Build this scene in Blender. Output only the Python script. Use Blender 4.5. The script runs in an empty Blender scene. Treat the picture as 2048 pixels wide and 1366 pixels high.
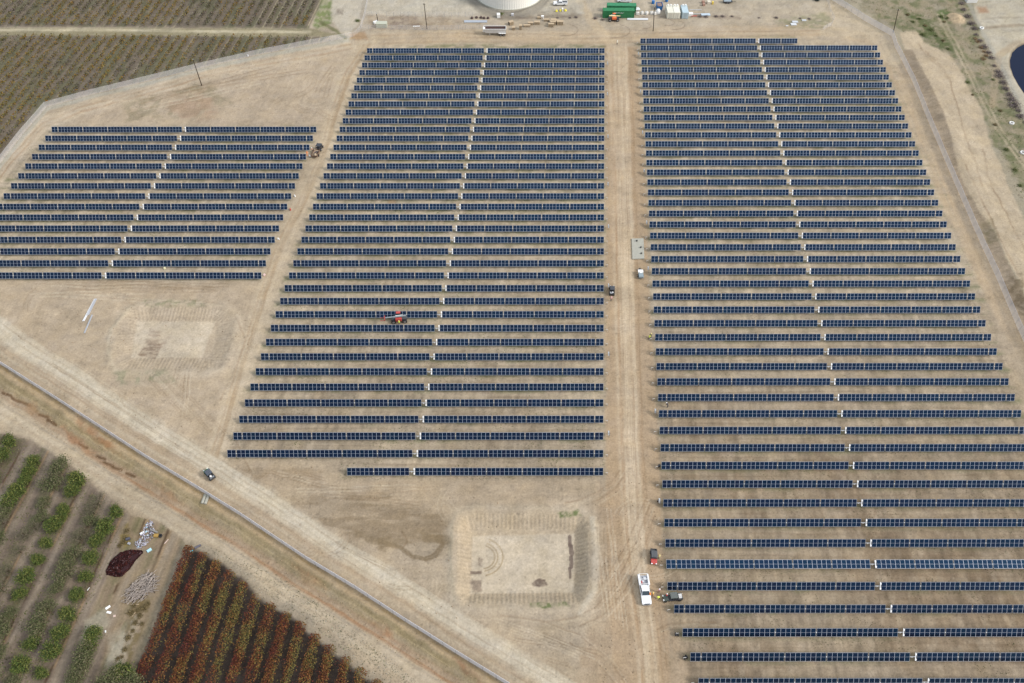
import bpy, bmesh, math, random
import numpy as np
from mathutils import Vector, Matrix
random.seed(7)
R = math.radians
SC = bpy.context.scene
COL = SC.collection

# ---------------------------------------------------------------- camera
CAM_H = 165.1
TH = R(50.97)
FPX = 1593.0
cam_d = bpy.data.cameras.new('camera')
cam_d.sensor_width = 36.0
cam_d.lens = FPX / 2048.0 * 36.0
cam_d.clip_start = 1.0
cam_d.clip_end = 6000.0
cam = bpy.data.objects.new('camera', cam_d)
cam.location = (0, 0, CAM_H)
cam.rotation_euler = (math.pi / 2 - TH, 0, 0)
COL.objects.link(cam)
SC.camera = cam

# ---------------------------------------------------------------- sky (overcast daylight)
SUN_AZ = R(106)      # compass bearing of the sun (0 = away from camera, clockwise): low right
SUN_EL = R(38)
world = bpy.data.worlds.new('World')
SC.world = world
world.use_nodes = True
wn = world.node_tree.nodes
wl = world.node_tree.links
wn.clear()
wo = wn.new('ShaderNodeOutputWorld')
sky = wn.new('ShaderNodeTexSky')
sky.sky_type = 'NISHITA'
sky.sun_disc = False
sky.sun_elevation = SUN_EL
sky.sun_rotation = SUN_AZ
sky.dust_density = 3.0
bg1 = wn.new('ShaderNodeBackground')
bg1.inputs['Strength'].default_value = 0.05
wl.new(sky.outputs[0], bg1.inputs[0])
# cloud deck: brighter towards the zenith than at the horizon, as under any overcast
tc = wn.new('ShaderNodeTexCoord')
sx = wn.new('ShaderNodeSeparateXYZ')
wl.new(tc.outputs['Generated'], sx.inputs[0])
mr = wn.new('ShaderNodeMapRange')
mr.inputs['From Min'].default_value = 0.0
mr.inputs['From Max'].default_value = 1.0
mr.inputs['To Min'].default_value = 0.07
mr.inputs['To Max'].default_value = 1.0
pw = wn.new('ShaderNodeMath'); pw.operation = 'POWER'; pw.use_clamp = True
pw.inputs[1].default_value = 1.7
wl.new(sx.outputs['Z'], pw.inputs[0]); wl.new(pw.outputs[0], mr.inputs['Value'])
nz = wn.new('ShaderNodeTexNoise')
nz.inputs['Scale'].default_value = 2.2
nz.inputs['Detail'].default_value = 4
wl.new(tc.outputs['Generated'], nz.inputs['Vector'])
mr2 = wn.new('ShaderNodeMapRange')
mr2.inputs['From Min'].default_value = 0.3
mr2.inputs['From Max'].default_value = 0.7
mr2.inputs['To Min'].default_value = 0.85
mr2.inputs['To Max'].default_value = 1.15
wl.new(nz.outputs[0], mr2.inputs['Value'])
mu = wn.new('ShaderNodeMath'); mu.operation = 'MULTIPLY'
wl.new(mr.outputs[0], mu.inputs[0]); wl.new(mr2.outputs[0], mu.inputs[1])
mu2 = wn.new('ShaderNodeMath'); mu2.operation = 'MULTIPLY'
mu2.inputs[1].default_value = 0.80
wl.new(mu.outputs[0], mu2.inputs[0])
bg2 = wn.new('ShaderNodeBackground')
bg2.inputs['Color'].default_value = (0.92, 0.96, 1.0, 1)
wl.new(mu2.outputs[0], bg2.inputs['Strength'])
ad = wn.new('ShaderNodeAddShader')
wl.new(bg1.outputs[0], ad.inputs[0]); wl.new(bg2.outputs[0], ad.inputs[1])
wl.new(ad.outputs[0], wo.inputs[0])

sun_d = bpy.data.lights.new('sun', 'SUN')
sun_d.energy = 1.5
sun_d.angle = R(12)
sun_d.color = (1.0, 0.965, 0.92)
sun = bpy.data.objects.new('sun', sun_d)
sdir = Vector((math.sin(SUN_AZ) * math.cos(SUN_EL), math.cos(SUN_AZ) * math.cos(SUN_EL), math.sin(SUN_EL)))
sun.rotation_euler = sdir.to_track_quat('Z', 'Y').to_euler()
sun.location = (0, 0, 300)
COL.objects.link(sun)

SC.view_settings.view_transform = 'Standard'
SC.view_settings.look = 'None'
SC.view_settings.exposure = 0.82
SC.view_settings.gamma = 1.0
SC.view_settings.use_curve_mapping = False
SC.render.engine = 'CYCLES'
SC.cycles.max_bounces = 5
SC.cycles.transparent_max_bounces = 12

# ---------------------------------------------------------------- helpers
ST, CT = math.sin(TH), math.cos(TH)

def G(px, py, h=0.0):
    """ground point (height h) seen at pixel px,py of the 2048x1366 photograph"""
    x = (px - 1024) / FPX; y = (683 - py) / FPX
    dx, dy, dz = x, CT + y * ST, -ST + y * CT
    t = (h - CAM_H) / dz
    return Vector((dx * t, dy * t, h))

def proj(X, Y, Z=0.0):
    zc = Y * CT + (CAM_H - Z) * ST
    return 1024 + FPX * X / zc, 683 + FPX * ((CAM_H - Z) * CT - Y * ST) / zc

def s2l(c):
    c = c / 255.0
    return c / 12.92 if c <= 0.04045 else ((c + 0.055) / 1.055) ** 2.4

K = 0.62
def rgb(r, g, b, k=K):
    return (s2l(r) * k, s2l(g) * k, s2l(b) * k)

MATS = {}
def mat(name, col, rough=0.7, metal=0.0, spec=0.4, var=0.0, scale=3.0, coat=0.0, alpha=None):
    if name in MATS: return MATS[name]
    m = bpy.data.materials.new(name); m.use_nodes = True
    nt = m.node_tree; b = nt.nodes['Principled BSDF']
    b.inputs['Base Color'].default_value = (*col, 1)
    b.inputs['Roughness'].default_value = rough
    b.inputs['Metallic'].default_value = metal
    b.inputs['Specular IOR Level'].default_value = spec
    if coat: b.inputs['Coat Weight'].default_value = coat; b.inputs['Coat Roughness'].default_value = 0.1
    if var > 0:
        t = nt.nodes.new('ShaderNodeTexCoord'); n = nt.nodes.new('ShaderNodeTexNoise')
        n.inputs['Scale'].default_value = scale; n.inputs['Detail'].default_value = 5
        nt.links.new(t.outputs['Object'], n.inputs['Vector'])
        r = nt.nodes.new('ShaderNodeMapRange')
        r.inputs['From Min'].default_value = 0.3; r.inputs['From Max'].default_value = 0.7
        r.inputs['To Min'].default_value = 1 - var; r.inputs['To Max'].default_value = 1 + var
        nt.links.new(n.outputs[0], r.inputs['Value'])
        h = nt.nodes.new('ShaderNodeMix'); h.data_type = 'RGBA'; h.blend_type = 'MULTIPLY'
        h.inputs['Factor'].default_value = 1.0
        h.inputs['A'].default_value = (*col, 1)
        nt.links.new(r.outputs[0], h.inputs['B'])
        nt.links.new(h.outputs['Result'], b.inputs['Base Color'])
    if alpha is not None: b.inputs['Alpha'].default_value = alpha
    MATS[name] = m
    return m

def attr_mat(name, attr='tint', rough=0.85, spec=0.15, var=0.25, scale=1.5, bump=0.0):
    m = bpy.data.materials.new(name); m.use_nodes = True
    nt = m.node_tree; b = nt.nodes['Principled BSDF']
    b.inputs['Roughness'].default_value = rough
    b.inputs['Specular IOR Level'].default_value = spec
    a = nt.nodes.new('ShaderNodeAttribute'); a.attribute_name = attr
    t = nt.nodes.new('ShaderNodeTexCoord'); n = nt.nodes.new('ShaderNodeTexNoise')
    n.inputs['Scale'].default_value = scale; n.inputs['Detail'].default_value = 6
    n.inputs['Roughness'].default_value = 0.65
    nt.links.new(t.outputs['Object'], n.inputs['Vector'])
    r = nt.nodes.new('ShaderNodeMapRange')
    r.inputs['From Min'].default_value = 0.3; r.inputs['From Max'].default_value = 0.7
    r.inputs['To Min'].default_value = 1 - var; r.inputs['To Max'].default_value = 1 + var
    nt.links.new(n.outputs[0], r.inputs['Value'])
    h = nt.nodes.new('ShaderNodeMix'); h.data_type = 'RGBA'; h.blend_type = 'MULTIPLY'
    h.inputs['Factor'].default_value = 1.0
    nt.links.new(a.outputs['Color'], h.inputs['A'])
    nt.links.new(r.outputs[0], h.inputs['B'])
    nt.links.new(h.outputs['Result'], b.inputs['Base Color'])
    if bump:
        bp = nt.nodes.new('ShaderNodeBump'); bp.inputs['Strength'].default_value = 0.7
        bp.inputs['Distance'].default_value = bump
        nt.links.new(n.outputs[0], bp.inputs['Height'])
        nt.links.new(bp.outputs[0], b.inputs['Normal'])
    MATS[name] = m
    return m

class MB:
    def __init__(s): s.v = []; s.f = []
    def add(s, vs, fs):
        o = len(s.v); s.v += [tuple(p) for p in vs]; s.f += [tuple(i + o for i in f) for f in fs]
    def box(s, c, d, rz=0.0, rx=0.0, top=(1, 1), sh=(0, 0)):
        x, y, z = d[0] / 2, d[1] / 2, d[2] / 2
        vs = []
        for k, zz in ((0, -z), (1, z)):
            tx, ty = (1, 1) if k == 0 else top
            ox, oy = (0, 0) if k == 0 else sh
            for sxx, syy in ((-1, -1), (1, -1), (1, 1), (-1, 1)):
                vs.append(Vector((sxx * x * tx + ox, syy * y * ty + oy, zz)))
        if rx or rz:
            M = Matrix.Rotation(rz, 3, 'Z') @ Matrix.Rotation(rx, 3, 'X')
            vs = [M @ p for p in vs]
        vs = [p + Vector(c) for p in vs]
        s.add(vs, [(3, 2, 1, 0), (4, 5, 6, 7), (0, 1, 5, 4), (1, 2, 6, 5), (2, 3, 7, 6), (3, 0, 4, 7)])
        return s
    def prism(s, prof, x0, x1, inset=0.0):
        """profile in (y,z), extruded along x"""
        n = len(prof)
        vs = [(x0, p[0], p[1]) for p in prof] + [(x1, p[0], p[1]) for p in prof]
        fs = [tuple(range(n))[::-1], tuple(range(n, 2 * n))]
        for i in range(n):
            j = (i + 1) % n
            fs.append((i, j, j + n, i + n))
        s.add(vs, fs); return s
    def cyl(s, a, b, r, n=8, r2=None):
        a, b = Vector(a), Vector(b); d = (b - a)
        if d.length < 1e-6: return s
        q = d.to_track_quat('Z', 'Y').to_matrix()
        r2 = r if r2 is None else r2
        vs = []
        for k in range(n):
            t = 2 * math.pi * k / n
            vs.append(a + q @ Vector((r * math.cos(t), r * math.sin(t), 0)))
        for k in range(n):
            t = 2 * math.pi * k / n
            vs.append(b + q @ Vector((r2 * math.cos(t), r2 * math.sin(t), 0)))
        fs = [tuple(range(n))[::-1], tuple(range(n, 2 * n))]
        for i in range(n):
            j = (i + 1) % n
            fs.append((i, j, j + n, i + n))
        s.add(vs, fs); return s
    def lathe(s, c, prof, n=12):
        """prof: (r,z) rings"""
        o = []
        for r, z in prof:
            for k in range(n):
                t = 2 * math.pi * k / n
                o.append((c[0] + r * math.cos(t), c[1] + r * math.sin(t), c[2] + z))
        fs = []
        m = len(prof)
        for i in range(m - 1):
            for k in range(n):
                j = (k + 1) % n
                fs.append((i * n + k, i * n + j, (i + 1) * n + j, (i + 1) * n + k))
        fs.append(tuple(range(n))[::-1]); fs.append(tuple(range((m - 1) * n, m * n)))
        s.add(o, fs); return s
    def mesh(s, name, m=None, bevel=0.0, seg=1, smooth=False):
        me = bpy.data.meshes.new(name)
        me.from_pydata(s.v, [], s.f)
        bm = bmesh.new(); bm.from_mesh(me)
        bmesh.ops.recalc_face_normals(bm, faces=bm.faces)
        if bevel:
            es = [e for e in bm.edges if len(e.link_faces) == 2 and e.calc_face_angle(0) > 0.5]
            bmesh.ops.bevel(bm, geom=es, offset=bevel, segments=seg, affect='EDGES', profile=0.6)
        if smooth:
            for f in bm.faces: f.smooth = True
        bm.to_mesh(me); bm.free()
        if m is not None: me.materials.append(m)
        return me
    def build(s, name, m=None, parent=None, loc=(0, 0, 0), rot=(0, 0, 0), **k):
        o = bpy.data.objects.new(name, s.mesh(name, m, **k))
        o.location = loc; o.rotation_euler = rot
        COL.objects.link(o)
        if parent: o.parent = parent
        return o

def tag(o, label=None, cat=None, group=None, kind=None):
    if label: o['label'] = label
    if cat: o['category'] = cat
    if group: o['group'] = group
    if kind: o['kind'] = kind
    return o

def empty(name, loc, rz=0.0, label=None, cat=None, group=None):
    o = bpy.data.objects.new(name, None)
    o.empty_display_size = 0.3
    o.location = loc; o.rotation_euler = (0, 0, rz)
    COL.objects.link(o)
    return tag(o, label, cat, group)

def inst(name, me, parent=None, loc=(0, 0, 0), rot=(0, 0, 0), scale=None):
    o = bpy.data.objects.new(name, me)
    o.location = loc; o.rotation_euler = rot
    if scale: o.scale = scale
    COL.objects.link(o)
    if parent: o.parent = parent
    return o

ONES = ['', 'first', 'second', 'third', 'fourth', 'fifth', 'sixth', 'seventh', 'eighth', 'ninth', 'tenth', 'eleventh',
        'twelfth', 'thirteenth', 'fourteenth', 'fifteenth', 'sixteenth', 'seventeenth', 'eighteenth', 'nineteenth']
TENS = {2: ('twentieth', 'twenty'), 3: ('thirtieth', 'thirty'), 4: ('fortieth', 'forty'), 5: ('fiftieth', 'fifty'),
        6: ('sixtieth', 'sixty'), 7: ('seventieth', 'seventy')}
def ordw(n):
    if n < 20: return ONES[n]
    t, o = divmod(n, 10)
    return TENS[t][0] if o == 0 else TENS[t][1] + '-' + ONES[o]

# value noise for numpy
def _h(ix, iy, seed):
    a = (ix.astype(np.int64) * 374761393 + iy.astype(np.int64) * 668265263 + seed * 1442695041) & 0xFFFFFFFF
    a = ((a ^ (a >> 13)) * 1274126177) & 0xFFFFFFFF
    a = (a ^ (a >> 16)) & 0xFFFFFF
    return (a / float(0xFFFFFF)).astype(np.float32)
def vn(x, y, seed=0):
    ix = np.floor(x); iy = np.floor(y)
    fx = (x - ix).astype(np.float32); fy = (y - iy).astype(np.float32)
    fx = fx * fx * (3 - 2 * fx); fy = fy * fy * (3 - 2 * fy)
    a = _h(ix, iy, seed); b = _h(ix + 1, iy, seed); c = _h(ix, iy + 1, seed); d = _h(ix + 1, iy + 1, seed)
    return a + (b - a) * fx + (c - a) * fy + (a - b - c + d) * fx * fy
def fbm(x, y, seed=0, o=4):
    s = np.zeros_like(x, dtype=np.float32); a = 0.5; t = 0
    for k in range(o):
        s += a * vn(x * 2 ** k, y * 2 ** k, seed + k * 17); t += a; a *= 0.55
    return s / t
def ss(a, b, x):
    t = np.clip((x - a) / (b - a), 0, 1)
    return t * t * (3 - 2 * t)

SKEW = 0.0885   # plot, vine rows and orchard rows run along (SKEW, 1)

# tracker rows: pixel height of each row centre in the photograph's frame
def row_y2(i): return 1 / (7.2333e-4 - 7.396e-6 * i) - 1281
def row_y3(i): return 1 / (7.3368e-4 - 7.409e-6 * i) - 1281
PH = 1.4
def rowY2(i): return G(1024, row_y2(i), PH).y
def rowY3(i): return G(1024, row_y3(i), PH).y
# ---------------------------------------------------------------- terrain
STEP = 2.05
pys = np.arange(-70, 1440, STEP)
us = np.arange(-1.10 * 1024, 1.10 * 1024 + STEP, STEP)
NY, NX = len(pys), len(us)
yc = (683 - pys) / FPX
tt = -CAM_H / (-ST + yc * CT)
Yrow = (CT + yc * ST) * tt
Xg = (us[None, :] / FPX) * tt[:, None]
Yg = np.repeat(Yrow[:, None], NX, 1)
X = Xg.ravel().astype(np.float64); Y = Yg.ravel().astype(np.float64)
PX = np.repeat((us + 1024)[None, :], NY, 0).ravel(); PY = np.repeat(pys[:, None], NX, 1).ravel()
N = len(X)
Z = np.zeros(N)
# wandering offsets so that outlines are irregular on the ground
w1 = (fbm(X / 2.2, Y / 2.2, 11, 4) - 0.5) * 2; w2 = (fbm(X / 2.2, Y / 2.2, 37, 4) - 0.5) * 2
w3 = (fbm(X / 14, Y / 14, 51, 3) - 0.5) * 2; w4 = (fbm(X / 14, Y / 14, 77, 3) - 0.5) * 2
C = np.zeros((N, 3), np.float32)
LAB = np.zeros(N, np.int8)     # which named piece of ground a vertex belongs to

def A(*c): return np.array(rgb(*c), np.float32)

def _sel(pts, pad):
    p = np.array(pts, float)
    return np.nonzero((PX > p[:, 0].min() - pad) & (PX < p[:, 0].max() + pad) &
                      (PY > p[:, 1].min() - pad) & (PY < p[:, 1].max() + pad))[0]

def sdist(x, y, pts, closed):
    """distance, side, run length to a polyline; inside test for polygons"""
    n = len(pts)
    best = np.full(len(x), 1e9); along = np.zeros(len(x)); side = np.zeros(len(x))
    inside = np.zeros(len(x), bool); run = 0.0
    for i in range(n if closed else n - 1):
        ax, ay = pts[i]; bx, by = pts[(i + 1) % n]
        dx, dy = bx - ax, by - ay; L = math.hypot(dx, dy) + 1e-9
        t = np.clip(((x - ax) * dx + (y - ay) * dy) / L ** 2, 0, 1)
        d = np.hypot(x - ax - t * dx, y - ay - t * dy)
        m = d < best
        best[m] = d[m]; along[m] = run + t[m] * L
        side[m] = (((x - ax) * dy - (y - ay) * dx) / L)[m]
        if closed:
            c = (ay > y) != (by > y)
            xi = ax + (y - ay) * dx / (dy if abs(dy) > 1e-9 else 1e-9)
            inside ^= c & (x < xi)
        run += L
    return best, side, along, inside

def poly(pts, col=None, soft=4, warp=3, op=1.0, patch=0.0, ps=3.0, lab=None, seed=5, world_axis=None):
    ix = _sel(pts, soft + warp * 3 + 4)
    if len(ix) == 0: return ix, None
    x = PX[ix] + w1[ix] * warp + w3[ix] * warp; y = PY[ix] + w2[ix] * warp + w4[ix] * warp * .6
    d, sd, al, ins = sdist(x, y, pts, True)
    s = np.where(ins, d, -d)
    w = ss(-soft / 2, soft / 2, s) * op
    if patch > 0:
        if world_axis is None:
            n = fbm(X[ix] / ps, Y[ix] / ps, seed, 4)
        else:
            n = fbm(X[ix] / world_axis[0], Y[ix] / world_axis[1], seed, 4)
        w = w * (1 - patch + patch * ss(0.40, 0.60, n))
    if col is not None:
        C[ix] = C[ix] * (1 - w[:, None]) + A(*col) * w[:, None]
    if lab is not None:
        LAB[ix[ins]] = lab
    return ix, w

def line(pts, hw, col, soft=3, warp=0.0, op=1.0, streak=0.0, across=1.6, length=60.0, seed=3, lab=None):
    ix = _sel(pts, hw + soft + warp * 3 + 4)
    if len(ix) == 0: return
    x = PX[ix] + (w1[ix] + w3[ix]) * warp; y = PY[ix] + (w2[ix] + w4[ix]) * warp
    d, sd, al, _ = sdist(x, y, pts, False)
    w = (1 - ss(hw - soft / 2, hw + soft / 2, d)) * op
    if streak > 0:
        n = 0.6 * vn(al / length, sd / across, seed) + 0.4 * vn(al / (length * .35), sd / (across * 2.3), seed + 9)
        w = w * (1 - streak + streak * ss(0.3, 0.7, n))
    C[ix] = C[ix] * (1 - w[:, None]) + A(*col) * w[:, None]
    if lab is not None: LAB[ix[d < hw]] = lab

# --- bare soil everywhere
n0 = fbm(X / 30, Y / 30, 1, 5)[:, None]; n1 = fbm(X / 5, Y / 5, 2, 5)[:, None]
C[:] = A(194, 177, 151) * (1 - n0) + A(181, 160, 131) * n0
C *= (0.86 + 0.28 * n1)
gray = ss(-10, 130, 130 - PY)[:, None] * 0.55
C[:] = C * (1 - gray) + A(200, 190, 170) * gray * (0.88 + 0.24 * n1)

# --- panel fields: worked soil between the rows
b2p = [(730, 88), (1215, 88), (1213, 960), (680, 960), (678, 920), (440, 918)]
b3p = [(1272, 70), (1600, 70), (1605, 84), (1770, 84), (1900, 400), (2060, 850), (2300, 1500), (1390, 1500), (1372, 1330), (1330, 1190), (1318, 960)]
b1p = [(95, 250), (640, 250), (520, 562), (-160, 562), (-110, 500)]
UX = X - SKEW * Y
def field(p, rowfun, n, soil_vignette, green, seed):
    ix = _sel(p, 20)
    d, sd, al, ins = sdist(PX[ix] + w1[ix] * 3, PY[ix], p, True)
    m = ss(-6, 6, np.where(ins, d, -d))
    x, y, u = X[ix], Y[ix], UX[ix]
    ry = np.array([rowfun(i) for i in range(-1, n + 2)])[::-1]
    k = np.clip(np.searchsorted(ry, y), 1, len(ry) - 1)
    ph = (y - ry[k - 1]) / (ry[k] - ry[k - 1])          # 0 at a row, 1 at the next one away
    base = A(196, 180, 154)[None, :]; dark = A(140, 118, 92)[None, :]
    dn = soil_vignette * (0.75 + 0.5 * fbm(x / 22, y / 22, seed, 3))  # darkening share: the soil's own tone with lens vignetting painted in
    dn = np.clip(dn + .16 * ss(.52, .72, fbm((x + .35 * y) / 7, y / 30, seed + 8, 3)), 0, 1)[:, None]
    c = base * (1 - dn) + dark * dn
    # smears left across the rows by crossing machines
    a = fbm(u / 1.1, y / 9.0, seed + 1, 4); b = fbm(x / 9.0, y / 0.55, seed + 2, 4)
    g = fbm(x / 1.3, y / 1.3, seed + 3, 4)
    c = c * (0.44 + 0.62 * a + 0.36 * b + 0.16 * g)[:, None]
    lt = ss(0.5, 0.72, fbm(u / 1.6, y / 4.0, seed + 4, 3)) * ss(0.1, 0.4, ph) * (1 - ss(0.6, 0.95, ph)) * 0.35
    c = c * (1 - lt[:, None]) + A(205, 186, 158) * lt[:, None]
    # weeds on the sheltered strip under and just beyond each row
    near = np.clip(1 - np.minimum(ph, 1 - ph) / 0.34, 0, 1)
    gg = ss(0.38, 0.62, fbm(x / 3.2, y / 1.2, seed + 5, 4)) * ss(0.25, 0.55, fbm(x / 25, y / 18, seed + 6, 3)) * near * green
    c = c * (1 - gg[:, None]) + A(132, 133, 96) * gg[:, None]
    rut = ss(0.62, 0.8, vn(x / 14, y / 0.35, seed + 7)) * ss(0.35, 0.5, ph) * (1 - ss(0.6, 0.75, ph)) * 0.25
    c = c * (1 - rut[:, None]) + A(120, 98, 74) * rut[:, None]
    C[ix] = C[ix] * (1 - m[:, None]) + c * m[:, None]
f2d = lambda: None
ix2 = _sel(b2p, 20); ix3 = _sel(b3p, 20); ix1 = _sel(b1p, 20)
field(b1p, rowY2, 40, 0.15 + 0.0 * X[ix1], 0.8, 100)
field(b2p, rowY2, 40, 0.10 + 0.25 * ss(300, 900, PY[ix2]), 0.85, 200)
field(b3p, rowY3, 52, 0.06 + 0.52 * ss(350, 1000, PY[ix3]), 0.75, 300)  # darker toward the bottom: soil tone plus lens and view falloff in colour

# --- open graded areas
def streaks(pts, su, sv, amp, ang, soft=20, warp=4, seed=9):
    ix = _sel(pts, soft + 20)
    d, sd, al, ins = sdist(PX[ix] + w1[ix] * warp, PY[ix] + w2[ix] * warp, pts, True)
    m = ss(-soft / 2, soft / 2, np.where(ins, d, -d))
    ca, sa = math.cos(ang), math.sin(ang)
    a = X[ix] * ca + Y[ix] * sa; b = -X[ix] * sa + Y[ix] * ca
    n = 0.6 * fbm(a / su, b / sv, seed, 4) + 0.4 * fbm(a / (su * .4), b / (sv * 3), seed + 5, 4)
    C[ix] *= (1 + (n - 0.5) * 2 * amp * m)[:, None]
poly([(90, 235), (400, 150), (700, 95), (730, 110), (650, 250), (110, 252)], (197, 178, 152), soft=14, warp=6, op=.7)
streaks([(110, 225), (400, 150), (700, 95), (730, 110), (650, 250), (110, 250)], 14, 0.8, .17, R(75), seed=21)
poly([(240, 190), (420, 170), (470, 205), (380, 240), (250, 238)], (150, 140, 110), soft=16, warp=12, op=.55, patch=.9, ps=2.2, seed=3)
poly([(330, 200), (430, 185), (440, 235), (360, 240)], (178, 148, 120), soft=20, warp=10, op=.6, patch=.8, ps=4)
poly([(-60, 560), (520, 562), (450, 900), (470, 960), (300, 850), (-60, 640)], (194, 174, 146), soft=14, warp=6, op=.75)
streaks([(-60, 560), (520, 562), (450, 940), (300, 850), (-60, 640)], 9, 0.7, .13, R(-20), seed=22)
streaks([(480, 920), (1240, 950), (1300, 1420), (1050, 1420), (560, 1030)], 16, 0.6, .15, R(2), seed=23)
streaks([(1180, 950), (1390, 1180), (1400, 1420), (1150, 1420), (1190, 1230)], 18, 0.6, .2, R(82), seed=24)
poly([(1195, 960), (1330, 1180), (1400, 1420), (1130, 1420), (1190, 1220)], (176, 150, 118), soft=20, warp=8, op=.6, patch=.4, ps=6)
poly([(560, 1000), (760, 985), (900, 1030), (895, 1075), (760, 1090), (640, 1050)], (154, 134, 106), soft=16, warp=12, op=.8, patch=.75, world_axis=(9, 1.6), seed=31)
poly([(470, 925), (650, 940), (640, 975), (480, 968)], (164, 142, 112), soft=14, warp=8, op=.6, patch=.8, world_axis=(5, 1.5), seed=33)
line([(760, 1082), (800, 1095), (826, 1112), (850, 1118), (872, 1108), (884, 1090)], 4.5, (138, 118, 88), soft=4, warp=4, op=.85, streak=.3, across=2, length=14)
poly([(700, 1060), (770, 1062), (830, 1085), (800, 1105), (740, 1090)], (146, 126, 96), soft=6, warp=9, op=.75, patch=.8, world_axis=(4, 1.2), seed=34)
line([(880, 1078), (893, 1080)], 10, (140, 120, 90), soft=4, warp=2, op=.8)
line([(805, 1064), (816, 1082), (806, 1096)], 2, (145, 122, 92), soft=3, warp=1, op=.6)
poly([(840, 1066), (880, 1070), (888, 1086), (846, 1084)], (150, 130, 100), soft=4, warp=3, op=.7)

# --- the central service road
rd = [(1236, 96), (1240, 200), (1243, 330), (1247, 500), (1252, 700), (1258, 900), (1266, 1040), (1276, 1150), (1290, 1260), (1305, 1420)]
ixr = _sel([(1205, 80), (1330, 1440)], 4)
poly([(1211, 92), (1276, 92), (1290, 300), (1300, 600), (1320, 960), (1330, 1160), (1345, 1420), (1230, 1420), (1215, 1100), (1211, 900), (1211, 500)], (186, 160, 127), soft=8, warp=3, op=.85, lab=1)
line(rd, 21, (212, 191, 160), soft=12, warp=2, op=.95, streak=.6, across=2.1, length=160)
line([(p[0] - 14, p[1]) for p in rd], 3.2, (172, 138, 100), soft=5, warp=1.5, op=.6, streak=.6, across=2, length=60, seed=14)
line([(p[0] + 24, p[1]) for p in rd], 4, (176, 146, 110), soft=6, warp=2, op=.5, streak=.6, across=2, length=60, seed=15)
line([(p[0] + 2, p[1]) for p in rd], 2, (214, 192, 160), soft=3, warp=1, op=.6, streak=.5, across=2, length=90, seed=16)
for k, (o, hw) in enumerate([(-18, 1.3), (-6, 1.2), (5, 1.4), (11, 1.2), (18, 1.3), (29, 1.2)]):
    line([(p[0] + o * (0.75 + p[1] / 3000) + 2 * math.sin(p[1] / 140 + k), p[1]) for p in rd], hw, (150, 122, 90) if k % 2 else (212, 190, 158), soft=2, warp=.8, op=.4, streak=.7, across=3, length=70, seed=40 + k)
for q_ in ([(1240, 940), (1222, 965), (1195, 985), (1160, 1000), (1130, 1006)], [(1246, 955), (1228, 980), (1200, 998), (1185, 1004)], [(1300, 1010), (1270, 1090), (1230, 1170), (1190, 1215), (1150, 1235), (1080, 1245)], [(1310, 1030), (1284, 1110), (1250, 1180), (1205, 1232), (1160, 1252)], [(1290, 1000), (1255, 1085), (1216, 1150), (1180, 1200), (1156, 1222)],
           [(1250, 1366), (1220, 1320), (1160, 1270), (1080, 1240), (1000, 1230)], [(1230, 1366), (1195, 1325), (1140, 1285)], [(1315, 1260), (1340, 1248), (1380, 1245), (1430, 1246)], [(1320, 1285), (1322, 1300), (1340, 1312)],
           [(470, 960), (440, 900), (455, 820), (480, 740)], [(500, 940), (470, 880), (470, 800)], [(380, 600), (430, 605), (470, 630), (490, 680), (470, 740), (440, 800)]):
    line(q_, 1.5, (148, 122, 92), soft=2.4, warp=1.5, op=.55, streak=.5, across=3, length=40)
    line([(x + 8, y + 5) for x, y in q_], 1.3, (216, 198, 168), soft=2.2, warp=1.5, op=.4, streak=.5, across=3, length=40)
# top road and the track that leaves the yard
line([(650, 108), (760, 78), (960, 72), (1180, 76), (1400, 66), (1640, 62), (1740, 78), (1800, 160), (1850, 300), (1930, 480), (2010, 640), (2080, 760)], 13, (200, 176, 142), soft=10, warp=3, op=.8, streak=.55, across=2.2, length=90, lab=1)
line([(1160, 0), (1180, 40), (1215, 78), (1240, 105)], 9, (206, 184, 150), soft=7, warp=2, op=.85, streak=.4, across=3, length=60, lab=1)
line([(1670, -20), (1685, 20), (1740, 60), (1790, 120)], 14, (204, 186, 156), soft=10, warp=3, op=.8, streak=.4, across=4, length=60)
poly([(1650, 0), (1700, 0), (1760, 60), (1760, 82), (1640, 72)], (202, 184, 154), soft=10, warp=4, op=.7)
for k in range(7):
    y0 = 62 + k * 4.2
    line([(730, y0 + 6), (900, y0), (1150, y0 + 3), (1420, y0 - 2), (1640, y0 - 5)], 1.2, (165, 138, 104) if k % 2 else (212, 192, 160), soft=2, warp=1.2, op=.4, streak=.8, across=3, length=80, seed=60 + k)
# diagonal track between the two left fields
dg = [(740, 90), (700, 150), (672, 230), (648, 320), (612, 400), (575, 470), (545, 545), (515, 640), (485, 740), (455, 840), (430, 920)]
line(dg, 22, (206, 187, 157), soft=14, warp=3, op=.85, streak=.4, across=3, length=90, lab=1)
line([(p[0] - 2, p[1]) for p in dg], 4.5, (172, 144, 108), soft=5, warp=2, op=.6, streak=.5, across=2.4, length=70, seed=71)
line([(p[0] + 8, p[1]) for p in dg], 3, (210, 190, 160), soft=4, warp=2, op=.6, streak=.5, across=2.4, length=70, seed=72)
line([(p[0] - 12, p[1]) for p in dg], 2, (180, 152, 118), soft=3, warp=2, op=.5, streak=.6, across=2.4, length=70, seed=73)
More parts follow.
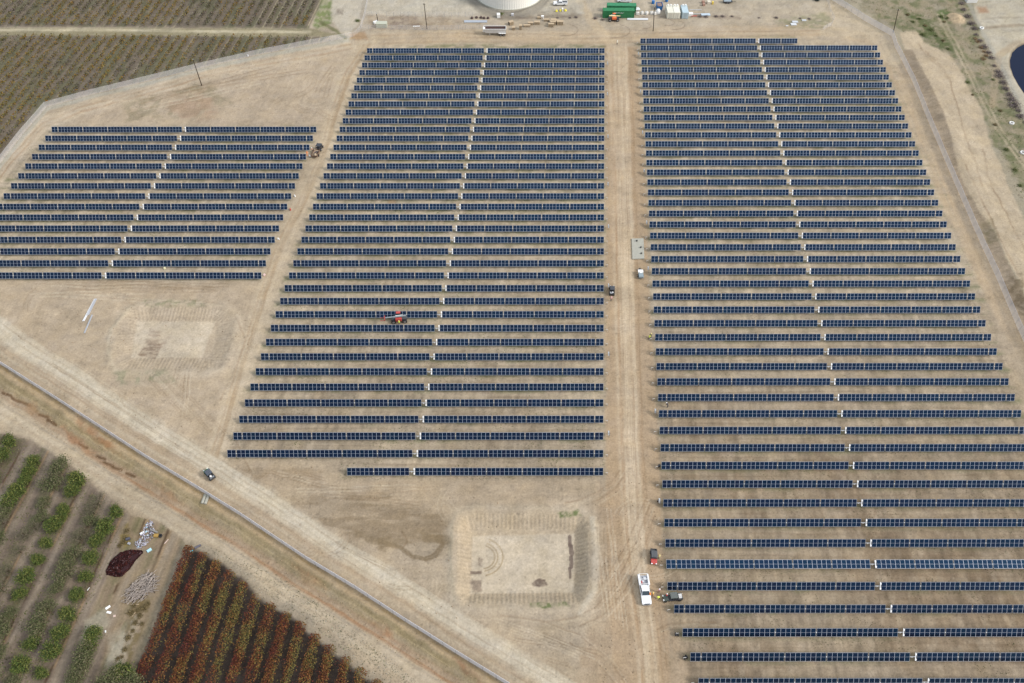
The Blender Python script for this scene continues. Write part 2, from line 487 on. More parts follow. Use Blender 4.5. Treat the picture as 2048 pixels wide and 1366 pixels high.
# perimeter track, top left
pt = [(-40, 400), (20, 320), (85, 250), (160, 218), (300, 180), (420, 146), (560, 118), (700, 92)]
line(pt, 14, (210, 192, 165), soft=10, warp=3, op=.9, streak=.4, across=2.4, length=80, lab=1)
line([(p[0] + 3, p[1] + 5) for p in pt], 2, (176, 146, 112), soft=3, warp=2, op=.6, streak=.6, across=2, length=60, seed=81)
line([(p[0] - 1, p[1] - 3) for p in pt], 1.6, (178, 150, 116), soft=3, warp=2, op=.5, streak=.6, across=2, length=60, seed=82)
ft = [(-60, 450), (-10, 340), (46, 268), (93, 214), (180, 190), (270, 168), (400, 136), (512, 110), (590, 95), (660, 82), (705, 74)]
line([(p[0] + 2, p[1] + 4) for p in ft], 4, (186, 182, 166), soft=5, warp=1.5, op=.75)
# perimeter track, lower left, inside the fence
fl = [(-120, 640), (0, 726), (100, 789), (200, 854), (300, 919), (400, 979), (482, 1030), (612, 1117), (712, 1177), (812, 1242), (912, 1305), (1020, 1371), (1150, 1452)]
tl = [(p[0] + 34, p[1] - 30) for p in fl]
line(tl, 30, (205, 189, 162), soft=16, warp=4, op=.85, streak=.45, across=3.2, length=150, lab=1)
line([(p[0] + 8, p[1] - 8) for p in tl], 17, (216, 204, 180), soft=18, warp=5, op=.85, streak=.4, across=3, length=120, seed=91)
line([(p[0] - 14, p[1] + 12) for p in tl], 7, (178, 154, 124), soft=7, warp=3, op=.6, streak=.5, across=3, length=120, seed=92)
for k in range(6):
    o = -22 + k * 9
    line([(p[0] + o, p[1] - o + 3 * math.sin(p[0] / 170 + k)) for p in tl], 1.2, (160, 136, 106), soft=2, warp=1.5, op=.4, streak=.7, across=3, length=90, seed=95 + k)
# outside the fence: kerb of pale spoil, dry-grass slope, ditch, farm road
def off(o, ox=0): return [(p[0] - o * .5 + ox, p[1] + o * .86) for p in fl]
line(off(10), 9, (198, 172, 132), soft=5, warp=3, op=.95, streak=.25, across=4, length=20, lab=5)
line(off(3.5), 1.6, (150, 130, 106), soft=2, warp=1, op=.3, streak=.5, across=3, length=30)  # fence's shadow painted as a thin dark line along its foot
line(off(7), 2, (196, 160, 96), soft=3, warp=2.5, op=.6, streak=.8, across=4, length=30, seed=19)
line(off(31), 14, (166, 148, 112), soft=7, warp=4, op=.95, streak=.35, across=4, length=40, seed=20, lab=5)
line(off(25), 4, (154, 138, 100), soft=5, warp=4, op=.7, streak=.4, across=4, length=60, seed=26, lab=5)
line(off(30), 1.1, (198, 178, 134), soft=2, warp=2, op=.7, streak=.7, across=4, length=50, seed=27)
line(off(49), 8, (174, 148, 118), soft=7, warp=4, op=.9, streak=.4, across=4, length=30, seed=28, lab=5)
line(off(57)[3:], 3.6, (168, 124, 84), soft=4, warp=2.5, op=.8, streak=.4, across=3, length=60, seed=29, lab=5)
for q in [(12, 787), (30, 797), (50, 806), (85, 830), (101, 842), (165, 888), (200, 912), (215, 925), (232, 934), (258, 948)]:
    line([(q[0] - 9, q[1] - 4), (q[0], q[1]), (q[0] + 8, q[1] + 3)], 2.6, (112, 84, 56), soft=3, warp=2.5, op=.85)
for q_, cc_ in (((150, 880), (176, 128, 88)), ((210, 890), (180, 130, 84)), ((180, 862), (172, 130, 92)), ((620, 1160), (178, 132, 94)), ((760, 1260), (176, 130, 92)), ((940, 1345), (170, 124, 88)), ((60, 815), (176, 140, 100)), ((330, 985), (172, 136, 98))):
    poly([(q_[0] - 34, q_[1] - 30), (q_[0] + 10, q_[1] - 8), (q_[0] + 36, q_[1] + 22), (q_[0] - 6, q_[1] + 6)], cc_, soft=12, warp=8, op=.7, patch=.6, ps=2.5)
rdl = off(84)
line(rdl, 24, (190, 172, 144), soft=14, warp=3, op=.95, streak=.35, across=4, length=140, seed=30, lab=2)
line(off(76), 6, (208, 192, 164), soft=7, warp=2, op=.7, streak=.5, across=3, length=100, seed=35)
line(off(94), 5, (204, 188, 160), soft=6, warp=2, op=.6, streak=.5, across=3, length=100, seed=36)
line(off(66), 1.6, (166, 156, 138), soft=3, warp=1.5, op=.6, streak=.4, across=3, length=60, seed=38)

# --- lower-left orchard and clearing
orch = [(-90, 850), (0, 868), (60, 880), (120, 920), (160, 950), (205, 985), (255, 1030), (245, 1100), (212, 1160), (185, 1210), (160, 1280), (205, 1270), (230, 1240), (222, 1300), (200, 1345), (165, 1450), (-90, 1450)]
ix, w = poly(orch, (132, 116, 102), soft=14, warp=5, op=.97, lab=3)
clr = [(255, 1030), (330, 1050), (380, 1095), (372, 1110), (262, 1380), (225, 1440), (150, 1440), (200, 1340), (225, 1240), (190, 1250), (150, 1290), (190, 1200), (212, 1150), (245, 1100)]
poly(clr, (150, 130, 104), soft=14, warp=6, op=.9, lab=3)
sel = np.nonzero((LAB == 3))[0]
u = X[sel] - SKEW * Y[sel] * 1.12
RS = 6.15
u0 = G(140, 1225).x - SKEW * 1.12 * G(140, 1225).y
ph = ((u - u0) / RS) % 1.0
st = fbm(u / 0.5, Y[sel] / 14, 401, 4); st2 = fbm(X[sel] / 1.6, Y[sel] / 1.6, 402, 5)
c = C[sel]
mid = np.exp(-((ph - .5) / .14) ** 2)[:, None]
c = c * (1 - .65 * mid) + A(172, 156, 134) * .65 * mid
brown = (np.exp(-((ph - .22) / .05) ** 2) * ss(.35, .6, vn(u / .8, Y[sel] / 3, 403)))[:, None]
c = c * (1 - .8 * brown) + A(84, 60, 42) * .8 * brown
tan = (np.exp(-((ph - .30) / .045) ** 2) * ss(.3, .6, vn(u / .8, Y[sel] / 4, 404)))[:, None]
c = c * (1 - .7 * tan) + A(178, 148, 108) * .7 * tan
gt = (np.clip(1 - np.minimum(ph, 1 - ph) / .3, 0, 1) * ss(.3, .6, fbm(X[sel] / 2, Y[sel] / 3, 405, 4)) * .65 * (Y[sel] < 130))[:, None]
c = c * (1 - gt) + A(112, 112, 74) * gt
c = c * (0.62 + 0.46 * st + .3 * st2)[:, None]
C[sel] = c
poly([(262, 1130), (320, 1110), (350, 1130), (330, 1180), (280, 1260), (240, 1220)], (160, 140, 110), soft=16, warp=6, op=.6, patch=.5, ps=3)
poly([(170, 1240), (215, 1215), (222, 1250), (190, 1290), (165, 1300)], (176, 166, 142), soft=12, warp=5, op=.8)
poly([(225, 1270), (275, 1230), (262, 1300), (230, 1345), (214, 1330)], (186, 178, 156), soft=12, warp=6, op=.75, patch=.5, ps=2)
poly([(255, 1045), (262, 1090), (235, 1100), (240, 1060)], (140, 122, 62), soft=10, warp=5, op=.8, patch=.7, ps=1.2)
poly([(262, 1200), (305, 1190), (300, 1240), (275, 1290), (258, 1330), (252, 1300)], (124, 108, 70), soft=10, warp=6, op=.8, patch=.85, ps=1.4)
poly([(345, 1130), (385, 1085), (300, 1290), (258, 1366), (245, 1366), (300, 1230)], (134, 124, 104), soft=14, warp=3, op=.7)
# --- lower vineyard floor
vy = [(378, 1096), (402, 1104), (440, 1128), (480, 1160), (520, 1200), (575, 1228), (620, 1265), (668, 1308), (720, 1345), (770, 1390), (800, 1450), (225, 1450), (262, 1366), (300, 1275)]
poly([(366, 1080), (410, 1088), (450, 1112), (500, 1150), (540, 1190), (590, 1212), (640, 1250), (690, 1295), (740, 1335), (800, 1375), (850, 1440), (225, 1450), (262, 1366)], (160, 148, 128), soft=16, warp=6, op=.75, patch=.35, ps=2)
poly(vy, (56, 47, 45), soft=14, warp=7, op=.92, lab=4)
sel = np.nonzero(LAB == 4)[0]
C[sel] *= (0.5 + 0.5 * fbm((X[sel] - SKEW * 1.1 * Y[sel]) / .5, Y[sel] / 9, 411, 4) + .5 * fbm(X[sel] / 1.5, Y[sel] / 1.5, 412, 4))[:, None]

# --- upper-left vineyards
vu1 = [(-160, -90), (690, -90), (646, 0), (617, 57), (-160, 53)]
vu2 = [(-160, 68), (660, 73), (640, 83), (512, 108), (400, 134), (270, 166), (175, 189), (92, 212), (44, 262), (-12, 334), (-100, 460), (-160, 460)]
for vp in (vu1, vu2):
    poly(vp, (134, 122, 106), soft=5, warp=2, op=.97, lab=4)
VS = 3.5
ub = G(614.7, 55).x - SKEW * 1.06 * G(614.7, 55).y
sel = np.nonzero((LAB == 4) & (PY < 500))[0]
u = X[sel] - SKEW * 1.06 * Y[sel]
ph = ((u - ub) / VS) % 1.0
c = C[sel]
pale = (np.exp(-((np.minimum(ph, 1 - ph)) / .07) ** 2) * ss(.38, .62, vn(u / 3.5, Y[sel] / 14, 421)) * (0.55 + .45 * ss(200, 600, PX[sel])))[:, None]
c = c * (1 - .8 * pale) + A(196, 182, 148) * .8 * pale
grn = (ss(.45, .7, fbm(u / 2.5, Y[sel] / 9, 422, 3)) * .5)[:, None]
c = c * (1 - grn) + A(110, 116, 82) * grn
c = c * (0.75 + .5 * fbm(X[sel] / .8, Y[sel] / .8, 423, 4))[:, None]
C[sel] = c
poly([(-160, 55), (620, 57), (680, 70), (650, 73), (-160, 69)], (150, 142, 108), soft=4, warp=2, op=.8)
line([(-160, 59), (200, 60), (420, 63), (620, 64)], 2.6, (212, 200, 168), soft=3, warp=1.2, op=.9, streak=.5, across=2.5, length=40, lab=2)
poly([(640, 0), (664, 0), (668, 40), (650, 56), (632, 60), (625, 52)], (122, 138, 78), soft=6, warp=5, op=.85, patch=.5, ps=2)
line([(640, 44), (670, 62), (690, 76)], 3, (120, 122, 80), soft=4, warp=2, op=.8)
poly([(664, -60), (735, -60), (720, 40), (700, 68), (680, 66), (662, 40)], (206, 196, 176), soft=8, warp=4, op=.85, lab=2)
poly([(672, 20), (685, 18), (684, 30), (674, 30)], (120, 106, 92), soft=8, warp=4, op=.7, patch=.5, ps=1)

# --- yard above the fields
poly([(735, 30), (900, 34), (960, 45), (950, 58), (735, 60)], (172, 152, 126), soft=8, warp=4, op=.7, patch=.6, ps=3)
poly([(775, 34), (835, 28), (845, 55), (780, 58)], (140, 122, 110), soft=8, warp=5, op=.6, patch=.7, ps=1.6)
poly([(728, -30), (1170, -30), (1165, 28), (960, 30), (730, 28)], (203, 196, 178), soft=10, warp=4, op=.7, patch=.3, ps=6)
ring = [(1017 + 92 * math.cos(a), -52 + 84 * math.sin(a)) for a in np.linspace(0.05, math.pi - .05, 20)]
line(ring, 9, (140, 134, 124), soft=8, warp=2, op=.8, streak=.3, across=3, length=40, lab=6)
line([(1017 + 80 * math.cos(a), -52 + 76 * math.sin(a)) for a in np.linspace(0.05, math.pi - .05, 20)], 2, (92, 88, 84), soft=3, warp=1.5, op=.6, streak=.5, across=3, length=20)
poly([(1075, 20), (1140, 16), (1160, 30), (1150, 38), (1070, 34)], (158, 148, 130), soft=8, warp=4, op=.7, patch=.5, ps=2)
line([(1000, 36), (1080, 34), (1160, 34)], 3, (120, 104, 92), soft=5, warp=3, op=.6, streak=.7, across=3, length=12)
line([(1190, 36), (1300, 34), (1400, 33), (1480, 36)], 3.4, (136, 118, 104), soft=5, warp=3, op=.6, streak=.7, across=3, length=14)
poly([(1550, 40), (1650, 25), (1664, 40), (1640, 58), (1560, 55)], (150, 148, 112), soft=8, warp=4, op=.7, patch=.7, ps=2)
poly([(700, 68), (728, 64), (735, 80), (700, 82)], (186, 152, 112), soft=7, warp=3, op=.8)
poly([(775, 400), (790, 398), (790, 408), (776, 408)], (180, 140, 100), soft=6, warp=3, op=.5)
for k in range(5):
    cx_, cy_, r_ = [(1335, 45, 14), (1350, 50, 20), (1290, 52, 12), (1230, 62, 30), (1130, 60, 26)][k]
    line([(cx_ + r_ * math.cos(a), cy_ + r_ * .45 * math.sin(a)) for a in np.linspace(-1.2, 1.9, 9)], .9, (128, 108, 88), soft=1.8, op=.5)

# --- right side beyond the fence
fr = [(1655, -40), (1663, 0), (1690, 16), (1726, 40), (1783, 72), (1790, 95), (1806, 124), (1826, 164), (1843, 208), (1863, 258), (1881, 300), (1901, 346), (1926, 404), (1946, 452), (1966, 497), (1991, 549), (2011, 599), (2031, 647), (2050, 690), (2120, 860)]
frp = [(1660, -80), (1663, -2), (1690, 8), (1726, 26), (1785, 60), (1806, 108), (1843, 196), (1881, 292), (1926, 396), (1966, 490), (2011, 592), (2050, 684), (2120, 860), (2290, 860), (2290, -80)]
ix, w = poly(frp, (172, 162, 138), soft=4, warp=1, op=.9)
# scrub mottling
scr = [(1700, -80), (1935, -80), (1960, 70), (2020, 180), (2060, 260), (2100, 420), (2060, 400), (2010, 320), (1972, 262), (1930, 160), (1860, 95), (1800, 60), (1730, 20)]
poly(scr, (142, 134, 108), soft=12, warp=8, op=.85, patch=.6, ps=4, lab=7)
poly(scr, (116, 122, 82), soft=12, warp=10, op=.7, patch=1.0, ps=3.2, seed=61)
poly(scr, (178, 162, 136), soft=12, warp=10, op=.6, patch=1.0, ps=2.4, seed=62)
poly([(1810, 20), (1850, 30), (1900, 75), (1920, 110), (1870, 95), (1820, 50)], (92, 106, 62), soft=10, warp=6, op=.8, patch=.8, ps=2, seed=63)
poly([(1875, 18), (1900, 25), (1895, 45), (1880, 40)], (84, 116, 48), soft=6, warp=5, op=.8, patch=.4, ps=1.5)
poly([(1975, 200), (2010, 260), (2040, 320), (2070, 380), (2040, 360), (1990, 290), (1965, 240)], (112, 120, 80), soft=8, warp=8, op=.6, patch=.7, ps=2.5, seed=64)
trk = [(1880, 30), (1900, 72), (1926, 120), (1946, 160), (1971, 212), (1993, 252), (2026, 300), (2060, 345)]
line([(p[0] - 4, p[1]) for p in trk], 2.2, (198, 182, 152), soft=3, warp=2, op=.75, streak=.5, across=3, length=30)
line([(p[0] + 4, p[1] - 3) for p in trk], 2.0, (196, 180, 150), soft=3, warp=2, op=.7, streak=.5, across=3, length=30, seed=66)
# sandy bench road
snd = [(1800, 66), (1832, 60), (1850, 84), (1906, 112), (1936, 172), (1962, 222), (1972, 262), (1985, 300), (2008, 350), (2060, 460), (2110, 560), (2110, 720), (2055, 590), (2011, 512), (1986, 458), (1960, 420), (1930, 370), (1912, 330), (1896, 262), (1880, 216), (1856, 160), (1830, 112), (1808, 96)]
poly(snd, (203, 184, 154), soft=6, warp=4, op=.95, lab=2)
streaks(snd, 16, 0.7, .16, R(108), seed=67)
for q in ([(1850, 100), (1880, 130), (1900, 160), (1915, 220), (1940, 300), (1965, 370)], [(1836, 88), (1852, 110), (1880, 135)], [(1930, 330), (1975, 420), (2010, 500), (2050, 570)], [(1965, 300), (1975, 350), (2010, 420), (2050, 500)]):
    line(q, 1.5, (150, 126, 98), soft=2.5, warp=3, op=.65, streak=.6, across=3, length=30)
# brown raked slope between fence and bench
slo = [(1804, 100), (1824, 98), (1838, 125), (1862, 170), (1887, 225), (1902, 270), (1917, 335), (1934, 375), (1962, 424), (1988, 462), (2012, 517), (2050, 590), (2110, 720), (2110, 840), (2054, 690), (2036, 648), (2014, 598), (1994, 548), (1968, 494), (1948, 448), (1928, 400), (1904, 342), (1866, 254), (1830, 160)]
poly(slo, (164, 147, 124), soft=4, warp=1.5, op=.95, lab=8)
ixs = _sel(slo, 10); d_, s_, a_, in_ = sdist(PX[ixs], PY[ixs], slo, True)
m_ = ss(0, 4, np.where(in_, d_, -d_))
C[ixs] *= (1 + m_ * 0.16 * (vn(X[ixs] / 3 + Y[ixs] * .12, Y[ixs] / .55 - X[ixs] * .25, 68) - .5) * 2)[:, None]
poly([(1960, 440), (1985, 440), (1998, 480), (1975, 490)], (116, 108, 78), soft=10, warp=6, op=.7, patch=.6, ps=2)
poly([(2005, 560), (2048, 545), (2060, 640), (2030, 622)], (110, 96, 74), soft=10, warp=6, op=.7, patch=.7, ps=2)
line([(1815, 160), (1850, 240), (1890, 335), (1930, 425), (1975, 530), (2035, 670)], 3.0, (196, 178, 150), soft=4, warp=2, op=.0)
# far right pale pad and pond
pad = [(1928, -80), (1950, 30), (1975, 90), (2005, 145), (2030, 195), (2060, 270), (2290, 640), (2290, -80)]
poly(pad, (198, 188, 166), soft=6, warp=3, op=.92, lab=2)
line([(1935, 0), (1955, 45), (1982, 95), (2010, 145), (2035, 200), (2065, 270)], 4, (176, 172, 158), soft=5, warp=2, op=.7)
line([(1972, 56), (2020, 52), (2080, 50)], 2.6, (160, 144, 122), soft=4, warp=2, op=.7)
line([(1965, 38), (2010, 34), (2080, 34)], 2, (172, 162, 142), soft=4, warp=2, op=.6)
poly([(1952, 14), (1972, 12), (1978, 24), (1958, 26)], (178, 138, 104), soft=8, warp=3, op=.8)
line([(1985, 210), (1992, 150), (1998, 110), (2030, 88), (2080, 78)], 7, (182, 162, 132), soft=6, warp=2, op=.7, streak=.4, across=3, length=40)

# --- fine speckle and tyre arcs
for k in range(46):
    rr = random.random
    reg = random.choice([(60, 540, 570, 700), (560, 960, 960, 1180), (1190, 1000, 1340, 1360), (520, 100, 720, 240), (230, 560, 500, 900)])
    cx_ = reg[0] + rr() * (reg[2] - reg[0]); cy_ = reg[1] + rr() * (reg[3] - reg[1])
    r_ = 15 + 50 * rr(); a0 = rr() * 6.28; a1 = a0 + .6 + 1.2 * rr()
    cc = (160, 136, 106) if rr() < .6 else (214, 196, 168)
    for oo in (0, 9):
        line([(cx_ + (r_ + oo) * math.cos(a), cy_ + (r_ + oo) * .75 * math.sin(a)) for a in np.linspace(a0, a1, 7)], .9, cc, soft=1.8, warp=1, op=.38)

for k in range(44):
    rr = random.random
    x0, y0, dx_, dy_, amp_ = random.choice([(560, 985, 330, 10, 8), (640, 1075, 260, 120, 10), (1000, 1260, 240, 70, 14), (1215, 980, 30, 330, 12), (40, 575, 420, 6, 8), (380, 610, -40, 200, 14), (150, 225, 520, -110, 8), (250, 690, 180, 190, 12), (480, 935, 200, 40, 10), (690, 120, -60, 120, 8), (80, 700, 360, 230, 8)])
    ox, oy = (rr() - .5) * 60, (rr() - .5) * 40
    t0, t1 = rr() * .4, .6 + rr() * .4; ph_ = rr() * 6
    pts_ = [(x0 + ox + dx_ * t + amp_ * math.sin(ph_ + 4 * t) * .6, y0 + oy + dy_ * t + amp_ * math.sin(ph_ + 3.2 * t)) for t in np.linspace(t0, t1, 9)]
    cc_ = (152, 128, 98) if rr() < .65 else (220, 204, 176)
    nx_ = 7.5 if abs(dx_) < abs(dy_) else 2.5; ny_ = 1 if abs(dx_) < abs(dy_) else 6.5
    for o_ in (0, 1): line([(a + nx_ * o_, b_ + ny_ * o_) for a, b_ in pts_], 1.0, cc_, soft=1.8, warp=.8, op=.5, streak=.45, across=3, length=25, seed=900 + k)
# --- relief
def wsd(pts, idx=None):
    w = [tuple(G(*p)[:2]) for p in pts]
    if idx is None: idx = _sel(pts, 30)
    d, sd, al, ins = sdist(X[idx], Y[idx], w, True)
    return idx, np.where(ins, d, -d), al, ins
def basin(pts, depth, bank, lab):
    idx, s, al, ins = wsd(pts)
    t = np.clip(s / bank, 0, 1)
    t = t * t * (3 - 2 * t) * .35 + t * .65
    Z[idx] -= depth * t
    s = s + (fbm(X[idx] / 3, Y[idx] / 3, 802, 3) - .5) * 1.2
    on = (s > 0.2) & (s < bank)
    ridge = np.sin(al * 2 * math.pi / 0.95) * (.7 + .6 * fbm(X[idx] / 1.5, Y[idx] / 1.5, 801, 3))
    Z[idx] += np.where(on, ridge * 0.05, 0)
    C[idx] *= (1 + np.where(on, ridge * 0.07, 0))[:, None]
    LAB[idx[s > 0]] = lab
    C[idx] *= (1 - .06 * np.clip(s / bank, 0, 1) * (s < bank))[:, None]
    rim = np.exp(-((s + 1.0) / 1.0) ** 2) * .25
    pr = (np.exp(-((s + 1.2) / 1.3) ** 2) * .3)[:, None]
    C[idx] = C[idx] * (1 - pr) + A(212, 198, 174) * pr
    Z[idx] += rim
bs2 = [(922, 1034), (950, 1026), (1160, 1030), (1176, 1044), (1178, 1150), (1172, 1190), (1158, 1206), (930, 1208), (914, 1190), (914, 1060)]
bs1 = [(262, 622), (300, 612), (440, 616), (468, 634), (462, 690), (440, 735), (410, 742), (250, 738), (228, 720), (234, 660)]
poly(bs2, (200, 181, 152), soft=8, warp=2, op=.8)
poly([(945, 1066), (1150, 1062), (1148, 1180), (940, 1182)], (212, 196, 170), soft=5, warp=1.5, op=.9)
poly(bs1, (196, 178, 152), soft=10, warp=4, op=.7)
poly([(272, 640), (428, 638), (402, 712), (260, 712)], (210, 194, 168), soft=6, warp=2, op=.85)
basin(bs2, 1.6, 3.0, 9)
basin(bs1, 0.8, 4.6, 9)
streaks([(945, 1066), (1148, 1062), (1148, 1180), (940, 1182)], 9, .5, .1, R(2), soft=8, seed=70)
for q, wv in (((1141, 1078), 4), ((1143, 1095), 5), ((1142, 1120), 4), ((1140, 1140), 3)):
    line([(q[0], q[1] - 9), (q[0] + 1, q[1] + 9)], wv, (122, 104, 94), soft=2, warp=3, op=.85)
poly([(1062, 1160), (1080, 1150), (1092, 1152), (1098, 1165), (1080, 1168), (1066, 1166)], (116, 98, 88), soft=2, warp=4, op=.9, patch=.3, ps=.7)
poly([(940, 1137), (962, 1136), (962, 1142), (940, 1143)], (124, 104, 92), soft=3, warp=2, op=.8)
poly([(940, 1156), (964, 1154), (964, 1178), (950, 1180), (942, 1168)], (140, 120, 104), soft=4, warp=3, op=.7, patch=.4, ps=1)
poly([(956, 1108), (968, 1112), (964, 1128), (956, 1124)], (150, 132, 112), soft=4, warp=4, op=.7, patch=.4, ps=.8)
for r_ in (24, 29, 38):
    line([(962 + r_ * 1.15 * math.cos(a), 1108 + r_ * math.sin(a)) for a in np.linspace(-1.2, 1.35, 16)], 1.3, (168, 146, 108), soft=2, op=.75)
poly([(272, 706), (280, 692), (300, 682), (322, 684), (318, 696), (305, 712)], (140, 118, 98), soft=4, warp=4, op=.8, patch=.5, world_axis=(3, .5))
poly([(300, 655), (335, 668), (325, 690), (290, 684)], (160, 138, 116), soft=8, warp=6, op=.6, patch=.7, world_axis=(3, .5))
for pp in ([(1115, 1024), (1155, 1022), (1165, 1034), (1120, 1033)], [(1060, 1206), (1130, 1204), (1140, 1214), (1062, 1216)]):
    poly(pp, (104, 122, 66), soft=5, warp=4, op=.85, patch=.7, ps=1.1)
poly([(225, 742), (330, 738), (350, 765), (240, 768)], (150, 150, 116), soft=12, warp=6, op=.6, patch=.8, ps=1.6, seed=74)
poly([(285, 600), (400, 598), (410, 612), (290, 614)], (136, 138, 100), soft=8, warp=6, op=.6, patch=.9, ps=1.4, seed=75)
line([(230, 740), (215, 700), (222, 660), (262, 618)], 3, (206, 190, 162), soft=4, warp=2, op=.6)
rim2 = [(1185, 1040), (1192, 1100), (1190, 1180), (1160, 1225)]
line(rim2, 6, (206, 194, 172), soft=8, warp=2, op=.75, streak=.3, across=3, length=50)
line([(905, 1050), (900, 1120), (910, 1200)], 3, (178, 166, 142), soft=5, warp=2, op=.6)

# ditches and banks as real relief
def trench(pts, hw, dep):
    w = [tuple(G(*p)[:2]) for p in pts]
    idx = _sel(pts, 70)
    d, sd, al, _ = sdist(X[idx], Y[idx], w, False)
    Z[idx] -= dep * (1 - ss(0, hw, d))
trench(off(55), 4.0, 0.9)
trench([(1815, 118), (1850, 190), (1880, 255), (1905, 320), (1940, 405), (1975, 475), (2010, 560), (2060, 660)], 3.6, 0.55)
Z += (fbm(X / 4, Y / 4, 500, 4) - .5) * 0.16 + (fbm(X / .9, Y / .9, 501, 3) - .5) * 0.05
# sand mound on the scrub
mx, my = G(1911, 38)[:2]
rm = np.hypot((X - mx) / 3.6, (Y - my) / 4.2)
mound = rm < 1.6
Z[mound] += 1.9 * np.clip(1 - rm[mound] / 1.15, 0, 1) * (0.7 + .6 * fbm(X[mound] / 1.2, Y[mound] / 1.2, 505, 3))
mm = (1 - ss(.8, 1.15, rm + w1 * .15))[:, None]
C[:] = C * (1 - mm) + A(206, 182, 146) * mm * (0.8 + .4 * fbm(X / .9, Y / .9, 506, 3))[:, None]
LAB[rm < 1.05] = 10
pond = [(2090, 70), (2048, 85), (2034, 92), (2024, 102), (2019, 118), (2020, 132), (2027, 150), (2038, 170), (2052, 190), (2090, 235), (2160, 260), (2260, 260), (2290, 120), (2200, 60)]
idx, s_, al_, ins_ = wsd(pond)
Z[idx] -= 1.3 * ss(-1.0, 2.0, s_)
C[idx] = C[idx] * (1 - ss(-.6, .3, s_) * .8)[:, None] + A(120, 106, 86) * (ss(-.6, .3, s_) * .8)[:, None]
# edges flush with the outer ground
eg = np.minimum(np.minimum(PX + 100, 2148 - PX), np.minimum(PY + 60, 1430 - PY))
Z *= ss(0, 15, eg)

LABN = {0: 'ground', 1: 'service_road', 2: 'dirt_road', 3: 'orchard_floor', 4: 'vineyard_floor', 5: 'grass_bank', 6: 'gravel_ring',
        7: 'scrubland', 8: 'raked_slope', 9: 'retention_basin', 10: 'sand_mound'}
GM = attr_mat('soil', 'tint', rough=1.0, spec=0.0, var=0.16, scale=2.2, bump=0.12)
# second, much finer grain
nt = GM.node_tree
soilm = np.isin(LAB, [0, 1, 2, 5, 8, 9])
ff = (0.55 * fbm(X / .7, Y / .7, 701, 3) + .45 * fbm(X / 2.4, Y / 2.0, 702, 4)) - .5
spk = _h(np.floor(X / .45), np.floor(Y / .45), 703)
gr = 1 + ff * np.where(soilm, .46, .3) - np.where(soilm, .10 * ss(.5, .72, fbm(X / 9, Y / 5, 711, 4)), 0) + np.where(soilm, .10 * ss(.56, .74, fbm(X / 6, Y / 11, 712, 4)), 0) - .16 * (spk > .975) + .12 * (spk < .02)
lane = vn(X / .5 + vn(X / 9, Y / 25, 705) * 6, Y / 16, 704); lane2 = vn(X / 13, Y / .5 + vn(X / 20, Y / 9, 707) * 6, 706)
gr *= 1 + np.where(soilm, (lane - .5) * .07 + (lane2 - .5) * .06, 0)
C *= gr[:, None]
hue = (fbm(X / 3.5, Y / 3.0, 708, 4) - .5)[:, None]
C *= 1 + hue * np.array([[.05, 0.0, -.14]])
gm = C.mean(1, keepdims=True)
C[:] = gm + (C - gm) * .87
C *= np.array([[1.005, .995, .975]])
C[:] = np.clip(C, 0.01, 0.9)
jj, ii = np.meshgrid(np.arange(NY - 1), np.arange(NX - 1), indexing='ij')
v00 = (jj * NX + ii).ravel()
quads = np.stack([v00, v00 + 1, v00 + NX + 1, v00 + NX], 1)[:, ::-1]
fl_ = LAB[quads[:, 0]]
P3 = np.stack([X, Y, Z], 1)
for lab, nm in LABN.items():
    q = quads[fl_ == lab]
    if len(q) == 0: continue
    used, inv = np.unique(q, return_inverse=True)
    inv = inv.reshape(-1)
    vv = P3[used]; cc = C[used]
    extra_v = []; extra_f = []
    if lab == 0:
        # the land beyond, out to the horizon, as part of the same ground
        cor = [0, NX - 1, N - 1, N - NX]
        far = [(-4000, 5000), (4000, 5000), (4000, -1500), (-4000, -1500)]
        b0 = len(vv)
        vv = np.concatenate([vv, np.array([(X[c], Y[c], 0) for c in cor] + [(a, b, 0) for a, b in far])])
        cc = np.concatenate([cc, np.repeat(A(180, 165, 138)[None], 8, 0)])
        extra_f = [(b0 + i, b0 + (i + 1) % 4, b0 + 4 + (i + 1) % 4, b0 + 4 + i) for i in range(4)]
        inv = np.concatenate([inv, np.array(extra_f)[:, ::-1].ravel()])
    nq = len(inv) // 4
    me = bpy.data.meshes.new(nm)
    me.vertices.add(len(vv)); me.vertices.foreach_set('co', vv.astype(np.float32).ravel())
    me.loops.add(nq * 4); me.loops.foreach_set('vertex_index', inv.astype(np.int32))
    me.polygons.add(nq); me.polygons.foreach_set('loop_start', np.arange(0, nq * 4, 4, dtype=np.int32))
    me.polygons.foreach_set('loop_total', np.full(nq, 4, np.int32))
    me.polygons.foreach_set('use_smooth', np.ones(nq, bool))
    me.update(calc_edges=True)
    if me.polygons[len(me.polygons) // 3].normal.z < 0: me.flip_normals()
    ca = me.color_attributes.new('tint', 'FLOAT_COLOR', 'POINT')
    ca.data.foreach_set('color', np.concatenate([cc, np.ones((len(cc), 1), np.float32)], 1).astype(np.float32).ravel())
    me.materials.append(GM)
    o = bpy.data.objects.new(nm, me); COL.objects.link(o); o['kind'] = 'structure'

wm = mat('pond_water', (0.004, 0.009, 0.028), rough=0.12, spec=0.12)
ppts = [G(*p) for p in pond]
me = bpy.data.meshes.new('pond_water'); me.from_pydata([(p.x, p.y, -0.55) for p in ppts], [], [tuple(range(len(ppts)))]); me.materials.append(wm)
if me.polygons[0].normal.z < 0: me.flip_normals()
o = bpy.data.objects.new('pond_water', me); COL.objects.link(o); o['kind'] = 'structure'

